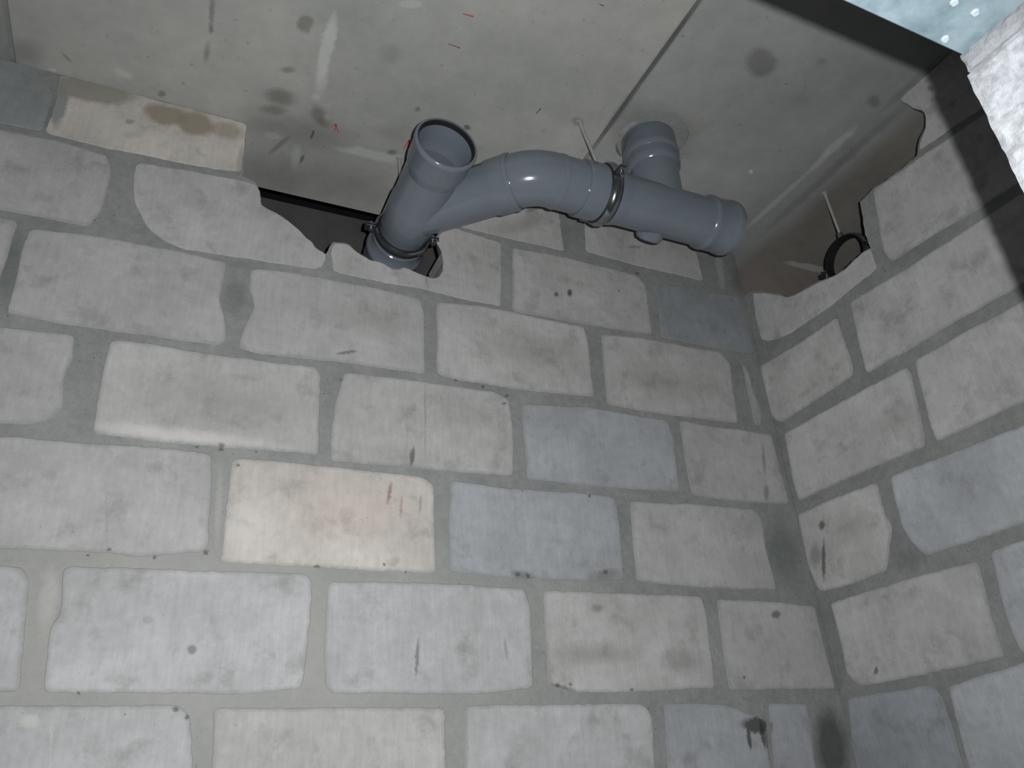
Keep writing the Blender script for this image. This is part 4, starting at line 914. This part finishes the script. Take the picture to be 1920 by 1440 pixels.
# --- socket coming down through the ceiling
riser = empty('ceiling_pipe', (-.455, RY, H), 'grey plastic pipe socket coming down through a rough hole in the ceiling', 'pipe')
bm = bmesh.new()
tube(bm, (-.455, RY, PZ + .142), (0, 0, 1), [(0, .0605), (.003, .0632), (.012, .0640), (.020, .0630), (.026, .0618), (.075, .0618), (.10, R0), (.22, R0)], seg=64)
obj('socket', bm, m_pvc, riser, True)
bm = bmesh.new()
ring = []
for i in range(48):
    a = 2 * math.pi * i / 48; q = .074 + .005 * noise.noise(Vector((math.cos(a) * 3, math.sin(a) * 3, 8))) + .004 * noise.noise(Vector((math.cos(a) * 8, math.sin(a) * 8, 4))) + .009 * max(0, math.cos(a - 5.2))
    ring.append((a, q))
A = []; Bq = []; Cq = []
for a, q in ring:
    lowz = .004 + .006 * max(0, noise.noise(Vector((math.cos(a) * 2, math.sin(a) * 2, 3))))
    gap = .0625 + .017 * max(0, math.cos(a - 5.2))
    A.append(bm.verts.new((RISER[0] + math.cos(a) * (q + .006), RISER[1] + math.sin(a) * (q + .006), H + .004)))
    Bq.append(bm.verts.new((RISER[0] + math.cos(a) * q, RISER[1] + math.sin(a) * q, H + .012 - lowz - .012 * max(0, math.cos(a - 2.9)) + .035 * max(0, math.cos(a - 5.2)))))
    Cq.append(bm.verts.new((RISER[0] + math.cos(a) * gap, RISER[1] + math.sin(a) * gap, H + .05)))
for P_, Q_ in ((A, Bq), (Bq, Cq)):
    for i in range(48): bm.faces.new((P_[i], P_[(i + 1) % 48], Q_[(i + 1) % 48], Q_[i]))
obj('mortar_collar', bm, m_mortar, ceiling)

# --- pipe that carries on behind the wall from the wye
wp = empty('wall_pipe', (AX, .1, PZ), 'grey plastic pipe with flared rim passing through the left wall opening', 'pipe')
bm = bmesh.new()
tube(bm, (AX, .024, PZ), (0, 1, 0), [(0, .0568), (.001, .0580), (.022, .0585), (.028, .0625), (.034, .0655), (.042, .0655), (.048, .0630), (.060, .0625), (.11, .060), (.33, .056)], seg=64)
obj('socket', bm, m_pvc, wp, True)

# ---------------------------------------------------------------- clamps
def clamp(o, axis, label, rod_xy, group=None, pipe_r=.0575, hollow=False, rot=0, rod_top=None):
    """two-piece pipe clamp with rubber lining, flange bolts at both sides and a threaded rod up to the ceiling"""
    o = Vector(o); t = empty('pipe_clamp', o, label, 'pipe clamp', group)
    a = Vector(axis).normalized(); up = Vector((0, 0, 1))
    if rot: up = Matrix.Rotation(rot, 3, a) @ up
    side = up.cross(a)
    w = .0105
    bm = bmesh.new(); tube(bm, o - a * (w + .003), a, [(0, pipe_r + .0018), (.002, pipe_r + .0032), (2 * w + .004, pipe_r + .0032), (2 * w + .006, pipe_r + .0018)], pipe_r, 64)
    obj('rubber_lining', bm, m_rubber, t, True)
    seg = 30
    for sg in (1, -1):
        bm = bmesh.new(); rows = []
        for i in range(seg + 1):
            th = math.radians(6 + 168 * i / seg)
            dv = side * math.cos(th) + up * math.sin(th) * sg
            rows.append([o + dv * (pipe_r + .0034) - a * w, o + dv * (pipe_r + .0066) - a * (w - .0035), o + dv * (pipe_r + .0082), o + dv * (pipe_r + .0066) + a * (w - .0035), o + dv * (pipe_r + .0034) + a * w])
        vs = [[bm.verts.new(q) for q in row] for row in rows]
        for A, B in zip(vs, vs[1:]):
            for j in range(4): bm.faces.new((A[j], A[j + 1], B[j + 1], B[j]))
            bm.faces.new((A[4], A[0], B[0], B[4]))
        bm.faces.new(vs[0]); bm.faces.new(vs[-1][::-1])
        for e in (0, -1):      # flange lug
            c = sum(rows[e], Vector()) / 5; s2 = side if e == 0 else -side
            M4 = Matrix((s2, a, up)).transposed()
            lug = bmesh.ops.create_cube(bm, size=1)['verts']
            for v in lug: v.co = c + s2 * (.002 + (v.co.x + .5) * .020) + a * (v.co.y * 2 * w * .9) + up * (sg * -.0030 + v.co.z * .0024)
        obj('steel_band', bm, m_zinc, t, True)
    for e in (1, -1):
        c = o + side * e * (pipe_r + .0145)
        bm = bmesh.new()
        lathe(bm, c - up * .014, up, [(0, .0001), (0, .0042), (.0035, .0058), (.0075, .0058), (.0078, .003), (.026, .003), (.0262, .0001)], 12)
        obj('bolt', bm, m_zinc, t, True)
        bm = bmesh.new(); lathe(bm, c + up * .0055, up, [(0, .003), (0, .0062), (.005, .0062), (.005, .003)], 6)
        obj('nut', bm, m_zinc, t)
    # boss + threaded rod
    bm = bmesh.new(); lathe(bm, o + Vector((0, 0, pipe_r + .005)), (0, 0, 1), [(0, .0001), (0, .0075), (.016, .0075), (.016, .004)], 6)
    obj('rod_nut', bm, m_zinc, t)
    top = Vector((rod_xy[0], rod_xy[1], H + .01)); base = o + Vector((0, 0, pipe_r + .016)); ax = top - base; L = ax.length
    prof = []; k = int(L / .0016)
    for i in range(k + 1): prof.append((L * i / k, .0036 if i % 2 else .0041))
    bm = bmesh.new(); lathe(bm, base, ax, prof, 10)
    obj('threaded_rod', bm, m_rod, t, True)
    bm = bmesh.new(); q = Vector((rod_xy[0], rod_xy[1], H - .004)); lathe(bm, q, (0, 0, 1), [(0, .004), (0, .0068), (.006, .0075), (.006, .004)], 14)
    obj('anchor_collar', bm, m_rod, t)
    return t
GR = 'threaded-rod pipe clamps hung from the ceiling'
clamp((AX, .004, PZ), (0, 1, 0), 'steel pipe clamp around the wye pipe at the left wall opening', (-.972, -.014), GR, .0555)
clamp((-.603, RY, PZ), (1, 0, 0), 'shiny steel pipe clamp around the middle of the pipe run', (-.636, -.258), GR, .0598)
clamp((.088, -.272, PZ), (1, 0, 0), 'empty pipe clamp with black lining hanging behind the right wall opening', (.074, -.276), GR, .0565)
